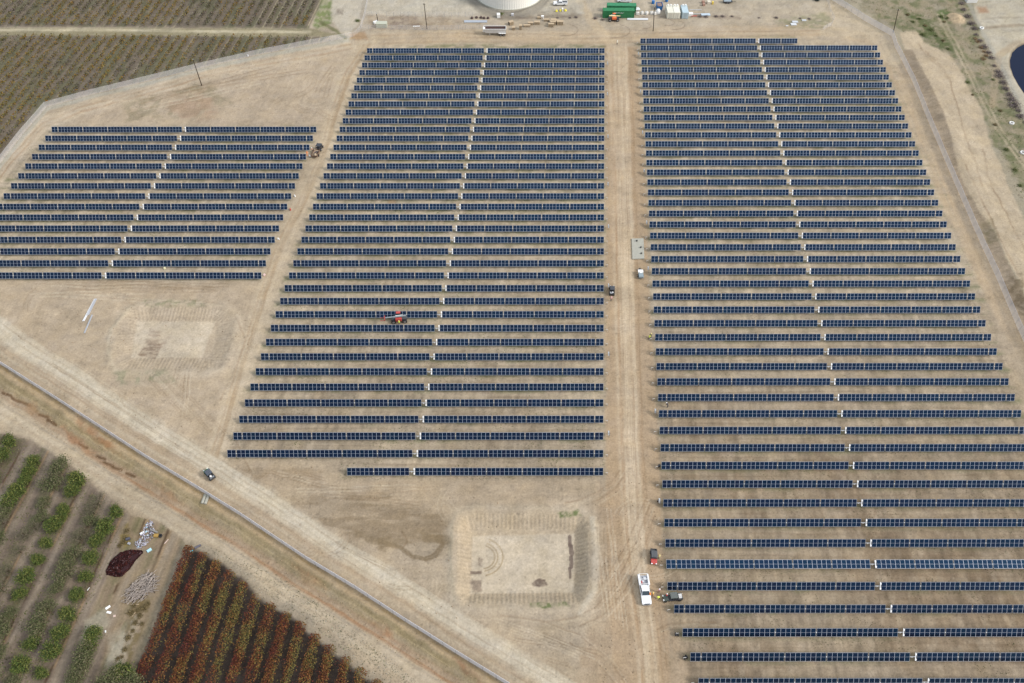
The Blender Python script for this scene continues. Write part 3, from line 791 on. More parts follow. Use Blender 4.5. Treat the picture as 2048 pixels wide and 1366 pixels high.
def gz(x, y):
    """terrain height at x,y"""
    px, py = proj(x, y)
    i = int(round((px - 1024 - us[0]) / STEP)); j = int(round((py - pys[0]) / STEP))
    if 0 <= i < NX and 0 <= j < NY: return float(Z[j * NX + i])
    return 0.0
def GG(px, py):
    v = G(px, py); v.z = gz(v.x, v.y); return v
# ---------------------------------------------------------------- solar trackers
MW, MH = 1.020, 1.85
GAPW = 1.4
def glass_mat():
    m = bpy.data.materials.new('solar_cells'); m.use_nodes = True
    nt = m.node_tree; b = nt.nodes['Principled BSDF']
    oi = nt.nodes.new('ShaderNodeObjectInfo')
    rp = nt.nodes.new('ShaderNodeValToRGB')
    e = rp.color_ramp.elements
    e[0].position = 0; e[0].color = (0.0026, 0.0043, 0.0112, 1)
    e[1].position = 1; e[1].color = (0.0033, 0.0079, 0.0149, 1)
    for p, c in ((.25, (0.0046, 0.0053, 0.0119, 1)), (.45, (0.0026, 0.0066, 0.0172, 1)), (.65, (0.0059, 0.0046, 0.0099, 1)), (.82, (0.0023, 0.0050, 0.0099, 1))):
        x = e.new(p); x.color = c
    nt.links.new(oi.outputs['Random'], rp.inputs[0])
    nt.links.new(rp.outputs[0], b.inputs['Base Color'])
    b.inputs['Roughness'].default_value = 0.14
    b.inputs['Specular IOR Level'].default_value = 0.64
    b.inputs['Specular Tint'].default_value = (0.17, 0.50, 1.0, 1)
    return m
M_CELL = glass_mat()
M_FRAME = mat('aluminium_frame', (0.38, 0.41, 0.46), rough=0.45, metal=0.2, spec=0.5)
M_BACK = mat('white_backsheet', (0.45, 0.47, 0.5), rough=0.7)
M_GALV = mat('galvanised_steel', (0.42, 0.44, 0.46), rough=0.45, metal=0.5, var=0.1)
M_WHT = mat('white_paint', (0.78, 0.78, 0.76), rough=0.5)

def module_mesh():
    fw, ml, t = 0.032, 0.017, 0.035
    x = MW / 2; y = MH / 2
    v = []; f = []; mi = []
    def q(x0, x1, y0, y1, z, m):
        o = len(v); v.extend([(x0, y0, z), (x1, y0, z), (x1, y1, z), (x0, y1, z)]); f.append((o, o + 1, o + 2, o + 3)); mi.append(m)
    z = t / 2
    q(-x, -x + fw, -y, y, z, 1); q(x - fw, x, -y, y, z, 1)
    fh = fw + .016; q(-x + fw, x - fw, -y, -y + fh, z, 1); q(-x + fw, x - fw, y - fh, y, z, 1)
    q(-x + fw, x - fw, -ml, ml, z, 1)
    q(-x + fw, x - fw, -y + fh, -ml, z, 0); q(-x + fw, x - fw, ml, y - fh, z, 0)
    o = len(v)
    v.extend([(-x, -y, -z), (x, -y, -z), (x, y, -z), (-x, y, -z), (-x, -y, z), (x, -y, z), (x, y, z), (-x, y, z)])
    for a in ((3, 2, 1, 0), (0, 1, 5, 4), (1, 2, 6, 5), (2, 3, 7, 6), (3, 0, 4, 7)):
        f.append(tuple(o + k for k in a)); mi.append(2 if a == (3, 2, 1, 0) else 1)
    me = bpy.data.meshes.new('solar_panel'); me.from_pydata(v, [], f)
    for m in (M_CELL, M_FRAME, M_BACK): me.materials.append(m)
    me.polygons.foreach_set('material_index', mi); me.update()
    return me
ME_MOD = module_mesh()
ME_PILE = MB().box((0, 0, -PH / 2 - .1), (0.12, 0.16, PH + .2)).mesh('pile', M_GALV)
ME_BEAR = MB().box((0, 0, 0), (0.10, 0.16, 0.26)).mesh('bearing', M_WHT)
tub = {}
def tube_me(L):
    k = round(L, 2)
    if k not in tub: tub[k] = MB().cyl((-L / 2, 0, 0), (L / 2, 0, 0), 0.07, 6).mesh('torque_tube', M_GALV)
    return tub[k]
bk = MB().box((0, 0, -.04), (0.12, 1.7, 0.10)).box((0, .55, .06), (0.26, 0.36, 0.14)).box((0, -.55, .06), (0.26, 0.36, 0.14))
ME_BRK = bk.mesh('end_bracket', mat('bright_white', (.85, .86, .86), rough=.5))
dv = MB().box((0, 0, -.14), (0.2, .2, .3)).cyl((-.5, 0, -.02), (.5, 0, -.02), .075, 8)
ME_DRV = dv.mesh('slew_drive', M_WHT)

def wing(n, parent, x0, sgn, tilt):
    """n modules outward from x0 (centre side) in direction sgn; returns outer x"""
    x = x0; ct, st_ = math.cos(tilt), math.sin(tilt)
    for k in range(n):
        if k and k % 8 == 0:
            inst('bearing', ME_BEAR, parent, (x + sgn * .10, -0.02, 0.03), (tilt, 0, 0))
            x += sgn * 0.20
        o = inst('solar_panel', ME_MOD, parent, (x + sgn * MW / 2, -0.11 * st_, 0.11 * ct), (tilt, 0, random.uniform(-.001, .001)))
        x += sgn * 1.022
    L = abs(x - x0)
    inst('torque_tube', tube_me(L + .05), parent, ((x + x0) / 2, 0, 0))
    for k in range(5):
        inst('pile', ME_PILE, parent, (x0 + (x - x0) * (k + .35) / 4.7, 0.0, -0.02))
    return x

def tracker(xleft, y, nl, nr, tilt, label, group):
    wl_ = lambda n: n * 1.022 + (max(0, (n - 1) // 8)) * .2
    xc = xleft + wl_(nl)
    rt = empty('solar_tracker', (xc + GAPW / 2, y, PH), 0, label, 'solar panel row', group)
    wing(nl, rt, -GAPW / 2, -1, tilt); wing(nr, rt, GAPW / 2, 1, tilt)
    inst('torque_tube', tube_me(GAPW), rt, (0, 0, 0))
    inst('slew_drive', ME_DRV, rt, (-.15, 0, -.05))
    inst('end_bracket', ME_BRK, rt, (GAPW / 2 - .22, -.05, .08), (tilt, 0, 0))
    return rt
T0 = R(47.5)
WL = 42 * 1.022 + 1.0
for i in range(38):
    xr = 34.77 - 0.364 * i
    nl = 14 if i == 37 else 42
    xl = xr - WL - GAPW - (nl * 1.022 + ((nl - 1) // 8) * .2)
    tracker(xl, rowY2(i), nl, 42, T0 + R(random.uniform(-1.2, 1.2)),
            ('short dark blue solar panel row closing the bottom of the middle field' if i == 37 else
             f'long dark blue solar panel row, {ordw(i + 1)} from the top of the middle field'), 'solar panel rows of the middle field')
for i in range(10, 25):
    xr = -66.0 - 0.36 * (i - 10)
    tracker(xr - 2 * WL - GAPW, rowY2(i), 42, 42, T0 + R(random.uniform(-1.2, 1.2)),
            f'long dark blue solar panel row, {ordw(i - 9)} from the top of the left field', 'solar panel rows of the left field')
for i in range(50):
    xl = 48.9 - 0.3636 * i if i <= 44 else {45: 33.7, 46: 34.8, 47: 35.7, 48: 36.6, 49: 37.5}[i]
    tilt = R(24) if i == 43 else T0 + R(random.uniform(-1.2, 1.2))
    lb = f'long dark blue solar panel row, {ordw(i + 1)} from the top of the right field'
    if i == 43: lb = 'lighter blue solar panel row tilted flatter than its neighbours beside the red buggy'
    if i == 0: lb = 'solar panel row at the top of the right field, its right wing cut short'
    tracker(xl, rowY3(i), 42, 14 if i == 0 else 42, tilt, lb, 'solar panel rows of the right field')

# combiner boxes and cable posts at the row ends along the road
def combiner(px, py, label):
    p = GG(px, py)
    r = empty('combiner_box', p, 0, label, 'electrical box', 'electrical boxes at the row ends')
    MB().box((0, 0, 1.15), (.22, .75, .9), rx=R(-20)).build('cabinet', mat('cabinet_grey', (.5, .52, .53), rough=.5), r, bevel=.02)
    MB().box((.18, 0, 1.15), (.05, .8, .8), rx=R(-20)).build('door', mat('grey_panel', (.3, .33, .36), rough=.5), r)
    for s_ in (-.4, .4): MB().box((.3, s_, .6), (.08, .08, 1.2)).build('leg', M_GALV, r)
    return r
cbl = [(1214, 132, 2), (1214, 193, 6), (1215, 278, 11), (1215, 373, 16), (1216, 458, 20), (1216, 576, 25), (1216, 713, 30), (1216, 871, 35)]
for px, py, i in cbl:
    combiner(px, py, f'white box on legs at the road end of the {ordw(i + 1)} middle field row')
for px, py, i in [(1276, 112, 2), (1280, 188, 7), (1284, 270, 12), (1287, 347, 16), (1292, 450, 21), (1295, 542, 25), (1309, 827, 35), (1317, 1006, 40)]:
    combiner(px, py, f'white box on legs at the road end of the {ordw(i + 1)} right field row')
ME_STUB = MB().cyl((0, 0, 0), (0, 0, .9), .07, 6).cyl((0, 0, .85), (-.5, 0, .85), .06, 6).mesh('cable_stub', mat('conduit', (.5, .48, .44), rough=.6))
for i in range(38):
    if i in (2, 6, 11, 16, 20, 25, 30, 35): continue
    xr = 34.77 - .364 * i
    o = inst('cable_riser', ME_STUB, None, (xr + 1.1, rowY2(i), 0))
    tag(o, f'short pale cable riser at the road end of the {ordw(i + 1)} middle field row', 'cable riser', 'cable risers along the road')
for i in range(49):
    if i in (2, 7, 12, 16, 21, 25, 35, 40): continue
    xl = 48.9 - .3636 * i if i <= 44 else {45: 33.7, 46: 34.8, 47: 35.7, 48: 36.6}[i]
    o = inst('cable_riser', ME_STUB, None, (xl - 1.2, rowY3(i), 0), (0, 0, math.pi))
    tag(o, f'short pale cable riser at the road end of the {ordw(i + 1)} right field row', 'cable riser', 'cable risers along the road')
# ---------------------------------------------------------------- perimeter fences
M_MESH = bpy.data.materials.new('chain_link'); M_MESH.use_nodes = True
nt = M_MESH.node_tree; b = nt.nodes['Principled BSDF']; outn = nt.nodes['Material Output']
b.inputs['Base Color'].default_value = (0.80, 0.80, 0.84, 1); b.inputs['Roughness'].default_value = 0.5; b.inputs['Metallic'].default_value = 0.0
oi = nt.nodes.new('ShaderNodeAttribute'); oi.attribute_type = 'OBJECT'; oi.attribute_name = 'weave'
mx_ = nt.nodes.new('ShaderNodeMixShader'); tr = nt.nodes.new('ShaderNodeBsdfTransparent')
nt.links.new(oi.outputs['Fac'], mx_.inputs[0]); nt.links.new(tr.outputs[0], mx_.inputs[1]); nt.links.new(b.outputs[0], mx_.inputs[2])
nt.links.new(mx_.outputs[0], outn.inputs[0])
ME_FPOST = MB().cyl((0, 0, -.2), (0, 0, 2.3), .045, 6).mesh('post', M_GALV)
pan = {}
def fence(pts, h, weave, label, sp=3.0, closed=False):
    w = [G(*p) for p in pts]
    r = empty('chain_link_fence', (w[0].x, w[0].y, 0), 0, label, 'fence')
    o0 = Vector((w[0].x, w[0].y, 0))
    for a, b_ in zip(w[:-1], w[1:]):
        d = b_ - a; L = d.length; n = max(1, round(L / sp)); ang = math.atan2(d.y, d.x); s_ = L / n
        key = (round(s_, 2), h, weave)
        if key not in pan:
            m = MB(); m.add([(0, 0, .03), (s_, 0, .03), (s_, 0, h), (0, 0, h)], [(0, 1, 2, 3)])
            m.cyl((0, 0, h), (s_, 0, h), .025, 5)
            pan[key] = m.mesh('mesh_panel', M_MESH)
        for k in range(n):
            p = a + d * (k / n) - o0
            zz = gz(a.x + d.x * k / n, a.y + d.y * k / n)
            o = inst('mesh_panel', pan[key], r, (p.x, p.y, zz), (0, 0, ang)); o['weave'] = weave
            inst('post', ME_FPOST, r, (p.x, p.y, zz), scale=(1, 1, h / 2.3))
    return r
fence([(p[0], p[1] + 2) for p in fl], 2.35, .93, 'grey chain link fence running diagonally past the dry ditch, lower left')
fence(fr, 2.3, .45, 'grey chain link fence along the right side above the raked brown slope')
fence(ft, 2.0, .24, 'thin chain link fence between the upper left vineyard and the perimeter track')
fence([(705, 74), (716, 66), (722, 58), (860, 60), (960, 58), (1000, 56)], 1.8, .14, 'sheer fence along the scrap strip below the white tank')
fence([(722, 58), (730, 32), (740, -20)], 1.8, .2, 'sheer fence climbing beside the pale yard road, top centre')
fence([(730, 32), (860, 33), (960, 33)], 1.8, .1, 'sheer fence just below the pale yard at the tank')
fence([(1648, -20), (1660, 25), (1667, 40), (1662, 52), (1645, 60)], 1.6, .2, 'sheer fence curving round the weedy corner of the yard, upper right')

# ---------------------------------------------------------------- vegetation
LEAF = attr_mat('leaves', 'tint', rough=.8, spec=.12, var=.2, scale=2.0)
rng = np.random.default_rng(3)
def leaf_cloud(P, size, cols, flat=.5):
    """small randomly turned leaf-clump faces at points P; returns a mesh"""
    n = len(P)
    nrm = rng.normal(size=(n, 3)); nrm[:, 2] = np.abs(nrm[:, 2]) + flat
    nrm /= np.linalg.norm(nrm, axis=1)[:, None]
    a = np.cross(nrm, rng.normal(size=(n, 3))); a /= np.linalg.norm(a, axis=1)[:, None] + 1e-9
    b = np.cross(nrm, a)
    s = (size * (0.6 + .8 * rng.random(n)))[:, None]
    s2 = s * (0.5 + .5 * rng.random((n, 1)))
    V = np.stack([P - a * s, P - b * s2, P + a * s, P + b * s2], 1).reshape(-1, 3)
    me = bpy.data.meshes.new('foliage')
    me.vertices.add(4 * n); me.vertices.foreach_set('co', V.astype(np.float32).ravel())
    me.loops.add(4 * n); me.loops.foreach_set('vertex_index', np.arange(4 * n, dtype=np.int32))
    me.polygons.add(n); me.polygons.foreach_set('loop_start', np.arange(0, 4 * n, 4, dtype=np.int32))
    me.polygons.foreach_set('loop_total', np.full(n, 4, np.int32))
    me.update(calc_edges=True)
    ca = me.color_attributes.new('tint', 'FLOAT_COLOR', 'POINT')
    cc = np.repeat(np.concatenate([cols, np.ones((n, 1))], 1), 4, 0)
    ca.data.foreach_set('color', cc.astype(np.float32).ravel())
    me.materials.append(LEAF)
    return me
def PIP(x, y, pts):
    ins = np.zeros(len(x), bool); n = len(pts)
    for i in range(n):
        ax, ay = pts[i]; bx, by = pts[(i + 1) % n]
        c = (ay > y) != (by > y)
        ins ^= c & (x < ax + (y - ay) * (bx - ax) / ((by - ay) if abs(by - ay) > 1e-9 else 1e-9))
    return ins
def pal(cols): return np.array([rgb(*c) for c in cols])
M_BARK = mat('bark', rgb(96, 80, 66), rough=.95, spec=.05, var=.2)

# upper-left vineyards: each vine row is a thing
PU = pal([(120, 112, 60), (112, 104, 74), (134, 112, 58), (140, 104, 50), (98, 92, 72), (122, 106, 98), (110, 100, 96), (98, 98, 62)])
def vine_rows(poly_px, spacing, skew, u_base, per_m, size, hw, hgt, palf, lbl, group, ks, nm='vine_row', dens=1.0, step=None):
    W = [tuple(G(*p)[:2]) for p in poly_px]
    ymin = min(p[1] for p in W); ymax = max(p[1] for p in W)
    cnt = 0
    for k in ks:
        u = u_base + k * spacing
        ys = np.arange(ymin, ymax, .25); xs = u + skew * ys
        ins = PIP(xs, ys, W)
        if ins.sum() < 12: continue
        y0, y1 = ys[ins].min(), ys[ins].max()
        n = int((y1 - y0) * per_m)
        if n < 10: continue
        yy = y0 + rng.random(n) * (y1 - y0); off_ = np.where(rng.random(n) < .7, rng.uniform(-.8, .8, n), rng.normal(size=n) * .5) * hw * (.75 + .5 * vn(np.full(n, u * 3.0), yy / 2.2, 601))
        xx = u + skew * yy + off_
        m = PIP(xx, yy, W)
        vig = vn(np.full(n, u) / 2.0, yy / 2.5, 600)          # missing or thin vines
        m &= (rng.random(n) < (.35 + vig * 1.1) * dens)
        xx, yy, off_ = xx[m], yy[m], off_[m]
        if len(xx) < 8: continue
        zz = .35 + (hgt - .35) * (rng.random(len(xx)) ** .7) * (1 - .35 * np.abs(off_ / hw))
        cols = palf(xx, yy, u, k)
        o_ = Vector((u + skew * (y0 + y1) / 2, (y0 + y1) / 2, 0))
        me = leaf_cloud(np.stack([xx - o_.x, yy - o_.y, zz], 1), size, cols)
        cnt += 1
        r = empty(nm, o_, 0, lbl(cnt), 'vine row', group)
        fo = inst('foliage', me, r)
        # trunks with their wire posts, one mesh per row (each is a few pixels)
        t = MB()
        for yv in np.arange(y0 + 1, y1 - .5, step or 8.0):
            t.box((u + skew * yv - o_.x, yv - o_.y, .7), (.09, .09, 1.4))
        if t.v: t.build('stakes', M_BARK, r)['kind'] = 'stuff'
    return cnt
def pal_up(xx, yy, u, k):
    n = len(xx); px, py = proj(xx, yy)
    base = vn(xx / 14, yy / 14, 611); cl = vn(xx / 2.5, yy / 3.5, 612)
    warm = ss(.35, .7, base * .6 + cl * .4 + .12 * ss(420, 0, px) * 0 + .16 * (px < 380))
    i = np.where(rng.random(n) < warm, rng.choice([0, 2, 3, 0, 2], n), rng.choice([1, 4, 5, 6, 7, 1], n))
    return PU[i] * (0.75 + .5 * rng.random((n, 1)))
vu1b = [(-160, -90), (680, -90), (640, 0), (612, 54), (-160, 51)]
vu2b = [(-160, 72), (655, 75), (638, 80), (512, 103), (400, 128), (270, 160), (175, 184), (88, 208), (40, 257), (-16, 328), (-100, 450), (-160, 450)]
vine_rows(vu1b, VS, SKEW * 1.06, ub + VS / 2, 17, .25, .95, 1.7, pal_up,
          lambda c: f'rust and green vine row above the pale track, {ordw(c)} from the left', 'vine rows above the vineyard track', range(-46, 1))
vine_rows(vu2b, VS, SKEW * 1.06, ub + VS / 2, 17, .25, .95, 1.7, pal_up,
          lambda c: f'olive and rust vine row below the pale track, {ordw(c)} from the left', 'vine rows below the vineyard track', range(-46, 6))

# lower vineyard in autumn colours
PA = pal([(122, 62, 46), (134, 78, 46), (146, 100, 54), (150, 124, 66), (104, 64, 48), (108, 50, 48), (90, 76, 52), (118, 112, 62)])
def pal_au(xx, yy, u, k):
    n = len(xx); cl = vn(xx / 1.6, yy / 2.2, 621); c2 = vn(xx / 4, yy / 7, 622)
    off_ = xx - (u + SKEW * 1.1 * yy)
    v = np.clip(cl * .5 + c2 * .4 + off_ * .15 + (.16 if k else -.02) + rng.normal(size=n) * .12, 0, 1)
    i = np.select([v < .33, v < .44, v < .54, v < .64, v < .74], [rng.choice([0, 5, 4], n), rng.choice([0, 4, 1], n), rng.choice([1, 4, 2], n), rng.choice([1, 2], n), rng.choice([2, 3], n)], rng.choice([3, 7, 7], n))
    cc_ = PA[i]; g_ = cc_.mean(1, keepdims=True)
    return (g_ + (cc_ - g_) * .95) * (0.62 + .6 * rng.random((n, 1)))
va = [(372, 1090), (402, 1102), (442, 1124), (482, 1158), (520, 1192), (560, 1218), (600, 1240), (640, 1272), (690, 1310), (735, 1345), (790, 1385), (860, 1460), (200, 1460), (262, 1366), (318, 1236)]
ua = G(376, 1105).x - SKEW * 1.1 * G(376, 1105).y
vine_rows(va, 3.62, SKEW * 1.1, ua + .3, 170, .125, 1.42, 2.0, pal_au,
          lambda c: f'red and gold autumn vine row, {ordw(c)} from the trash clearing', 'autumn vine rows', range(0, 16), step=4.0)

# orchard trees
def tree_proto(seed, nleaf, rad, hgt, kind):
    r_ = np.random.default_rng(seed)
    n = nleaf
    # clumps of leaves round limb ends
    nc = 44
    th = r_.random(nc) * 6.283; rr = rad * np.sqrt(r_.random(nc)) * .8
    cz = hgt * (.42 + .5 * r_.random(nc)) * (1 - .3 * (rr / rad) ** 2)
    ex = .75 + .5 * r_.random()
    cen = np.stack([rr * np.cos(th) * ex, rr * np.sin(th) / ex, cz], 1)
    i = r_.integers(0, nc, n)
    P = cen[i] + r_.normal(size=(n, 3)) * (np.array([rad * .2, rad * .2, hgt * .09]) * (.6 + .9 * r_.random(nc))[i][:, None])
    if kind == 'green': base = pal([(104, 120, 62), (88, 106, 56), (122, 132, 66), (72, 90, 50), (138, 138, 78)])
    elif kind == 'olive': base = pal([(112, 118, 78), (126, 124, 90), (98, 106, 68), (134, 126, 100)])
    else: base = pal([(124, 118, 96), (110, 110, 80), (136, 124, 106), (102, 102, 74)])
    tone = r_.random(nc)
    cols = base[(np.clip(tone[i] * .6 + r_.random(n) * .5, 0, .999) * len(base)).astype(int)] * (.7 + .5 * r_.random((n, 1)))
    size = .12 if kind != 'bare' else .09
    me = leaf_cloud(P, size, cols)
    t = MB(); t.cyl((0, 0, -.1), (0, 0, hgt * .3), .14, 6, .1)
    lb_ = MB()
    for c in cen[:12]:
        lb_.cyl((0, 0, hgt * .25), tuple(c), .05, 4, .015)
    return me, t.mesh('trunk', M_BARK), lb_.mesh('limbs', M_BARK)
PROT = {'green': [tree_proto(s, 2600, 1.95, 3.4, 'green') for s in (1, 2, 3, 11, 12)],
        'olive': [tree_proto(s, 1900, 2.2, 3.3, 'olive') for s in (4, 5, 13, 14)],
        'bare': [tree_proto(s, 1000, 2.1, 3.3, 'bare') for s in (6, 7, 15)]}
c5 = lambda L, k: [(x / 4, y / 4 + 1024, k) for x, y in L]
c1 = lambda L, k: [(x / 4, y / 4 + 684, k) for x, y in L]
TR = c5([(450, 95), (390, 230), (330, 370), (240, 510), (175, 640), (870, 110), (790, 220), (745, 350), (700, 500), (635, 640), (565, 800), (510, 950), (440, 1100), (355, 1270), (285, 1030), (200, 1210), (950, -10), (735, 1050), (770, 960), (530, 10)], 'green')
TR += c5([(110, 790), (40, 920), (20, 1110), (600, 320), (545, 460), (470, 600), (400, 740), (330, 900), (740, 60), (705, 1130), (660, 1240), (600, 1330), (340, 40), (20, 190), (130, 1345), (-60, 330), (-90, 700), (-50, 1290)], 'olive')
TR += c5([(300, 110), (220, 170), (170, 290), (80, 450), (30, 600), (30, 60), (650, 180), (730, 170), (-70, 500), (-40, 800)], 'bare')
TR += c1([(100, 790), (290, 940), (250, 1020), (220, 1090), (640, 1090), (600, 1180), (520, 1320), (940, 1320), (165, 1170), (110, 1260), (40, 890)], 'green')
TR += c1([(500, 1010), (440, 1130), (370, 1270), (60, 1340), (0, 950), (-30, 1060)], 'olive')
TR += c1([(800, 1270), (760, 1340), (470, 1070), (15, 1030), (-60, 850), (-90, 960)], 'bare')
TR += [(236, 1352, 'olive'), (252, 1340, 'green'), (218, 1372, 'olive'), (268, 1362, 'olive')]
tw = []
for px, py, k in TR:
    g = G(px, py + 9)
    if any((g.x - a) ** 2 + (g.y - b_) ** 2 < 2.2 for a, b_, *_ in tw): continue
    tw.append((g.x, g.y, k))
rows = {}
for x, y, k in tw:
    rows.setdefault(round((x - SKEW * 1.12 * y - u0) / RS), []).append((y, x, k))
kk = sorted(rows, reverse=True)
word = {'green': 'leafy bright green orchard tree', 'olive': 'thinning olive green orchard tree', 'bare': 'nearly bare greyish orchard tree'}
for ri, rk in enumerate(kk):
    for ti, (y, x, k) in enumerate(sorted(rows[rk], reverse=True)):
        me, tm, lm = PROT[k][(ri + ti) % len(PROT[k])]
        lab = f'{word[k]}, {ordw(ti + 1)} from the road, {ordw(ri + 1)} row from the clearing'
        r = empty('orchard_tree', (x, y, gz(x, y)), random.random() * 6.28, lab, 'tree', 'orchard trees')
        s_ = random.uniform(.72, 1.15)
        if k == 'green' and (ri + ti) % 3: s_ *= .92
        for nm, m_ in (('crown', me), ('trunk', tm), ('limbs', lm)):
            o = inst(nm, m_, r); o.scale = (s_, s_, s_)
            if nm == 'limbs': o['kind'] = 'stuff'

# shrubs on the bank at the upper right and in the yard
def shrub_proto(seed, cols, rad, n, size):
    r_ = np.random.default_rng(seed)
    P = r_.normal(size=(n, 3)) * np.array([rad * .45, rad * .45, rad * .3]); P[:, 2] = np.abs(P[:, 2]) + .05
    base = pal(cols)
    return leaf_cloud(P, size, base[r_.integers(0, len(base), n)] * (.7 + .5 * r_.random((n, 1))), flat=.2)
SH = {'purple': [shrub_proto(s, [(142, 128, 128), (158, 144, 138), (124, 114, 112), (164, 150, 138)], 1.5, 420, .13) for s in (1, 2)],
      'rust': [shrub_proto(s, [(168, 140, 104), (150, 122, 88), (180, 154, 118)], 1.3, 300, .12) for s in (3,)],
      'green': [shrub_proto(s, [(110, 122, 72), (96, 110, 62), (132, 136, 88)], 1.2, 340, .12) for s in (4, 5)],
      'brown': [shrub_proto(s, [(128, 114, 78), (114, 102, 70), (146, 128, 92)], .9, 260, .1) for s in (6, 7)]}
def shrub(px, py, k, label, sc=1.0, group=None):
    p = GG(px, py)
    o = inst('shrub', random.choice(SH[k]), None, p, (0, 0, random.random() * 6.28), (sc, sc, sc * .8))
    tag(o, label, 'shrub', group)
sl = [(1922, 8), (1928, 20), (1935, 34), (1941, 48), (1948, 58), (1954, 70), (1961, 82), (1968, 95), (1975, 106), (1982, 116), (1990, 132), (1996, 144), (2001, 153), (2006, 166), (2012, 178), (2018, 190), (2023, 200), (2029, 212), (2035, 222), (2042, 234), (2050, 246)]
for k, (px, py) in enumerate(sl):
    shrub(px + random.uniform(-2, 2), py, 'purple', f'dusky dead shrub in the line beside the pale pond pad, {ordw(k + 1)} from the top', random.uniform(.6, 1.15) * (1.5 if 12 <= k <= 17 else 1), 'dead shrubs along the pond pad')
for k, (px, py) in enumerate([(1950, 78), (1955, 84), (1962, 96), (1968, 104), (1972, 112), (1966, 118)]):
    shrub(px, py, 'rust', f'tan rust coloured shrub left of the dead shrub line, {ordw(k + 1)} from the top', random.uniform(.7, 1.0), 'tan shrubs')
gl = [(1815, 30), (1826, 44), (1838, 38), (1850, 52), (1862, 60), (1872, 72), (1886, 82), (1896, 98), (1882, 34), (1888, 44), (1894, 38), (1845, 70), (1990, 250), (2012, 300), (2030, 340), (2000, 222), (1986, 160), (1935, 165), (1945, 190), (2040, 372)]
for k, (px, py) in enumerate(gl):
    shrub(px, py, 'green' if k % 3 else 'brown', f'low scrub bush on the upper right bank, {ordw(k + 1)} going downhill from the fence corner', random.uniform(.55, 1.05), 'scrub bushes on the right bank')
for k, (px, py) in enumerate([(268, 1212), (276, 1220), (288, 1216), (262, 1226), (280, 1232), (296, 1208), (270, 1246), (284, 1248), (266, 1262), (256, 1276), (249, 1300), (244, 1314), (236, 1318), (254, 1332)]):
    shrub(px, py, 'brown', f'dry brown bush between the brush pile and the red vines, {ordw(k + 1)} from the top', random.uniform(.5, 1.0), 'dry bushes beside the red vines')
for k, (px, py) in enumerate([(250, 1076), (246, 1086), (254, 1062), (240, 1092)]):
    shrub(px, py, 'brown', f'yellowing bush left of the trash heap, {ordw(k + 1)} from the bottom', random.uniform(.6, .9), 'yellowing bushes at the trash heap')
for k, (px, py) in enumerate([(1190, 37), (1205, 40), (1400, 33), (1412, 34), (1432, 33), (1445, 33), (1464, 33), (1115, 36), (1140, 36), (1152, 35), (1518, 36), (1552, 36), (1600, 37), (1618, 38)]):
    shrub(px, py, 'purple', f'dry tumbleweed on the weedy strip of the yard, {ordw(k + 1)} in the row', random.uniform(.35, .7), 'tumbleweeds in the yard')
shrub(715, 42, 'green', 'small bright green bush beside the pale yard road', .9)

# loose grass and weeds: nobody could count these
def grass(nm, pts_px, n, cols, size, label, mask=None):
    W = pts_px
    xs = [p[0] for p in W]; ys_ = [p[1] for p in W]
    px = rng.uniform(min(xs), max(xs), n); py = rng.uniform(min(ys_), max(ys_), n)
    m = PIP(px, py, W); px, py = px[m], py[m]
    P = []
    x = (px - 1024) / FPX; y = (683 - py) / FPX
    t = -CAM_H / (-ST + y * CT); wx = x * t; wy = (CT + y * ST) * t
    if mask is not None:
        mm = mask(wx, wy); wx, wy, px, py = wx[mm], wy[mm], px[mm], py[mm]
    j = np.clip(np.round((py - pys[0]) / STEP).astype(int), 0, NY - 1); i = np.clip(np.round((px - 1024 - us[0]) / STEP).astype(int), 0, NX - 1)
    wz = Z[j * NX + i] + .06
    base = pal(cols)
    me = leaf_cloud(np.stack([wx, wy, wz], 1), size, base[rng.integers(0, len(base), len(wx))] * (.7 + .6 * rng.random((len(wx), 1))), flat=.6)
    o = inst(nm, me); tag(o, label, 'grass', kind='stuff')
grass('scrub_grass', [(1700, 0), (1925, 0), (1960, 80), (2048, 240), (2048, 420), (1985, 270), (1930, 150), (1860, 90), (1790, 55)], 9000, [(120, 124, 78), (96, 110, 58), (150, 136, 104), (170, 152, 120)], .16, 'patchy green and straw grass on the upper right bank', lambda a, b_: fbm(a / 4, b_ / 4, 61, 3) > .45)
grass('row_weeds', b1p, 26000, [(104, 114, 66), (92, 104, 58), (126, 128, 84)], .10, 'thin green weeds between the left field rows', lambda a, b_: (fbm(a / 7, b_ / 3, 105, 3) > .52) & (rng.random(len(a)) < .5))
grass('row_weeds', b2p, 60000, [(104, 114, 66), (92, 104, 58), (126, 128, 84)], .10, 'thin green weeds between the middle field rows', lambda a, b_: (fbm(a / 9, b_ / 5, 205, 3) > .56) & (rng.random(len(a)) < .5))
grass('row_weeds', [(1290, 90), (1760, 95), (2040, 850), (2048, 1366), (1400, 1366), (1320, 900)], 60000, [(112, 114, 74), (98, 104, 66), (130, 122, 88)], .09, 'sparse green weeds between the right field rows', lambda a, b_: (fbm(a / 9, b_ / 5, 305, 3) > .6) & (rng.random(len(a)) < .4))
grass('ditch_grass', [(p[0] - 12, p[1] + 20) for p in fl] + [(p[0] - 32, p[1] + 56) for p in fl[::-1]], 16000, [(170, 152, 112), (150, 136, 98), (190, 168, 130), (180, 154, 128)], .11, 'dry olive and straw grass on the ditch slope outside the fence')
grass('orchard_grass', [(-20, 880), (60, 890), (200, 1000), (245, 1060), (180, 1210), (60, 1366), (-20, 1366)], 9000, [(118, 120, 74), (134, 126, 88), (100, 108, 60), (142, 130, 104)], .13, 'thin green and straw grass under the orchard trees', lambda a, b_: fbm(a / 2.5, b_ / 4, 405, 3) > .46)
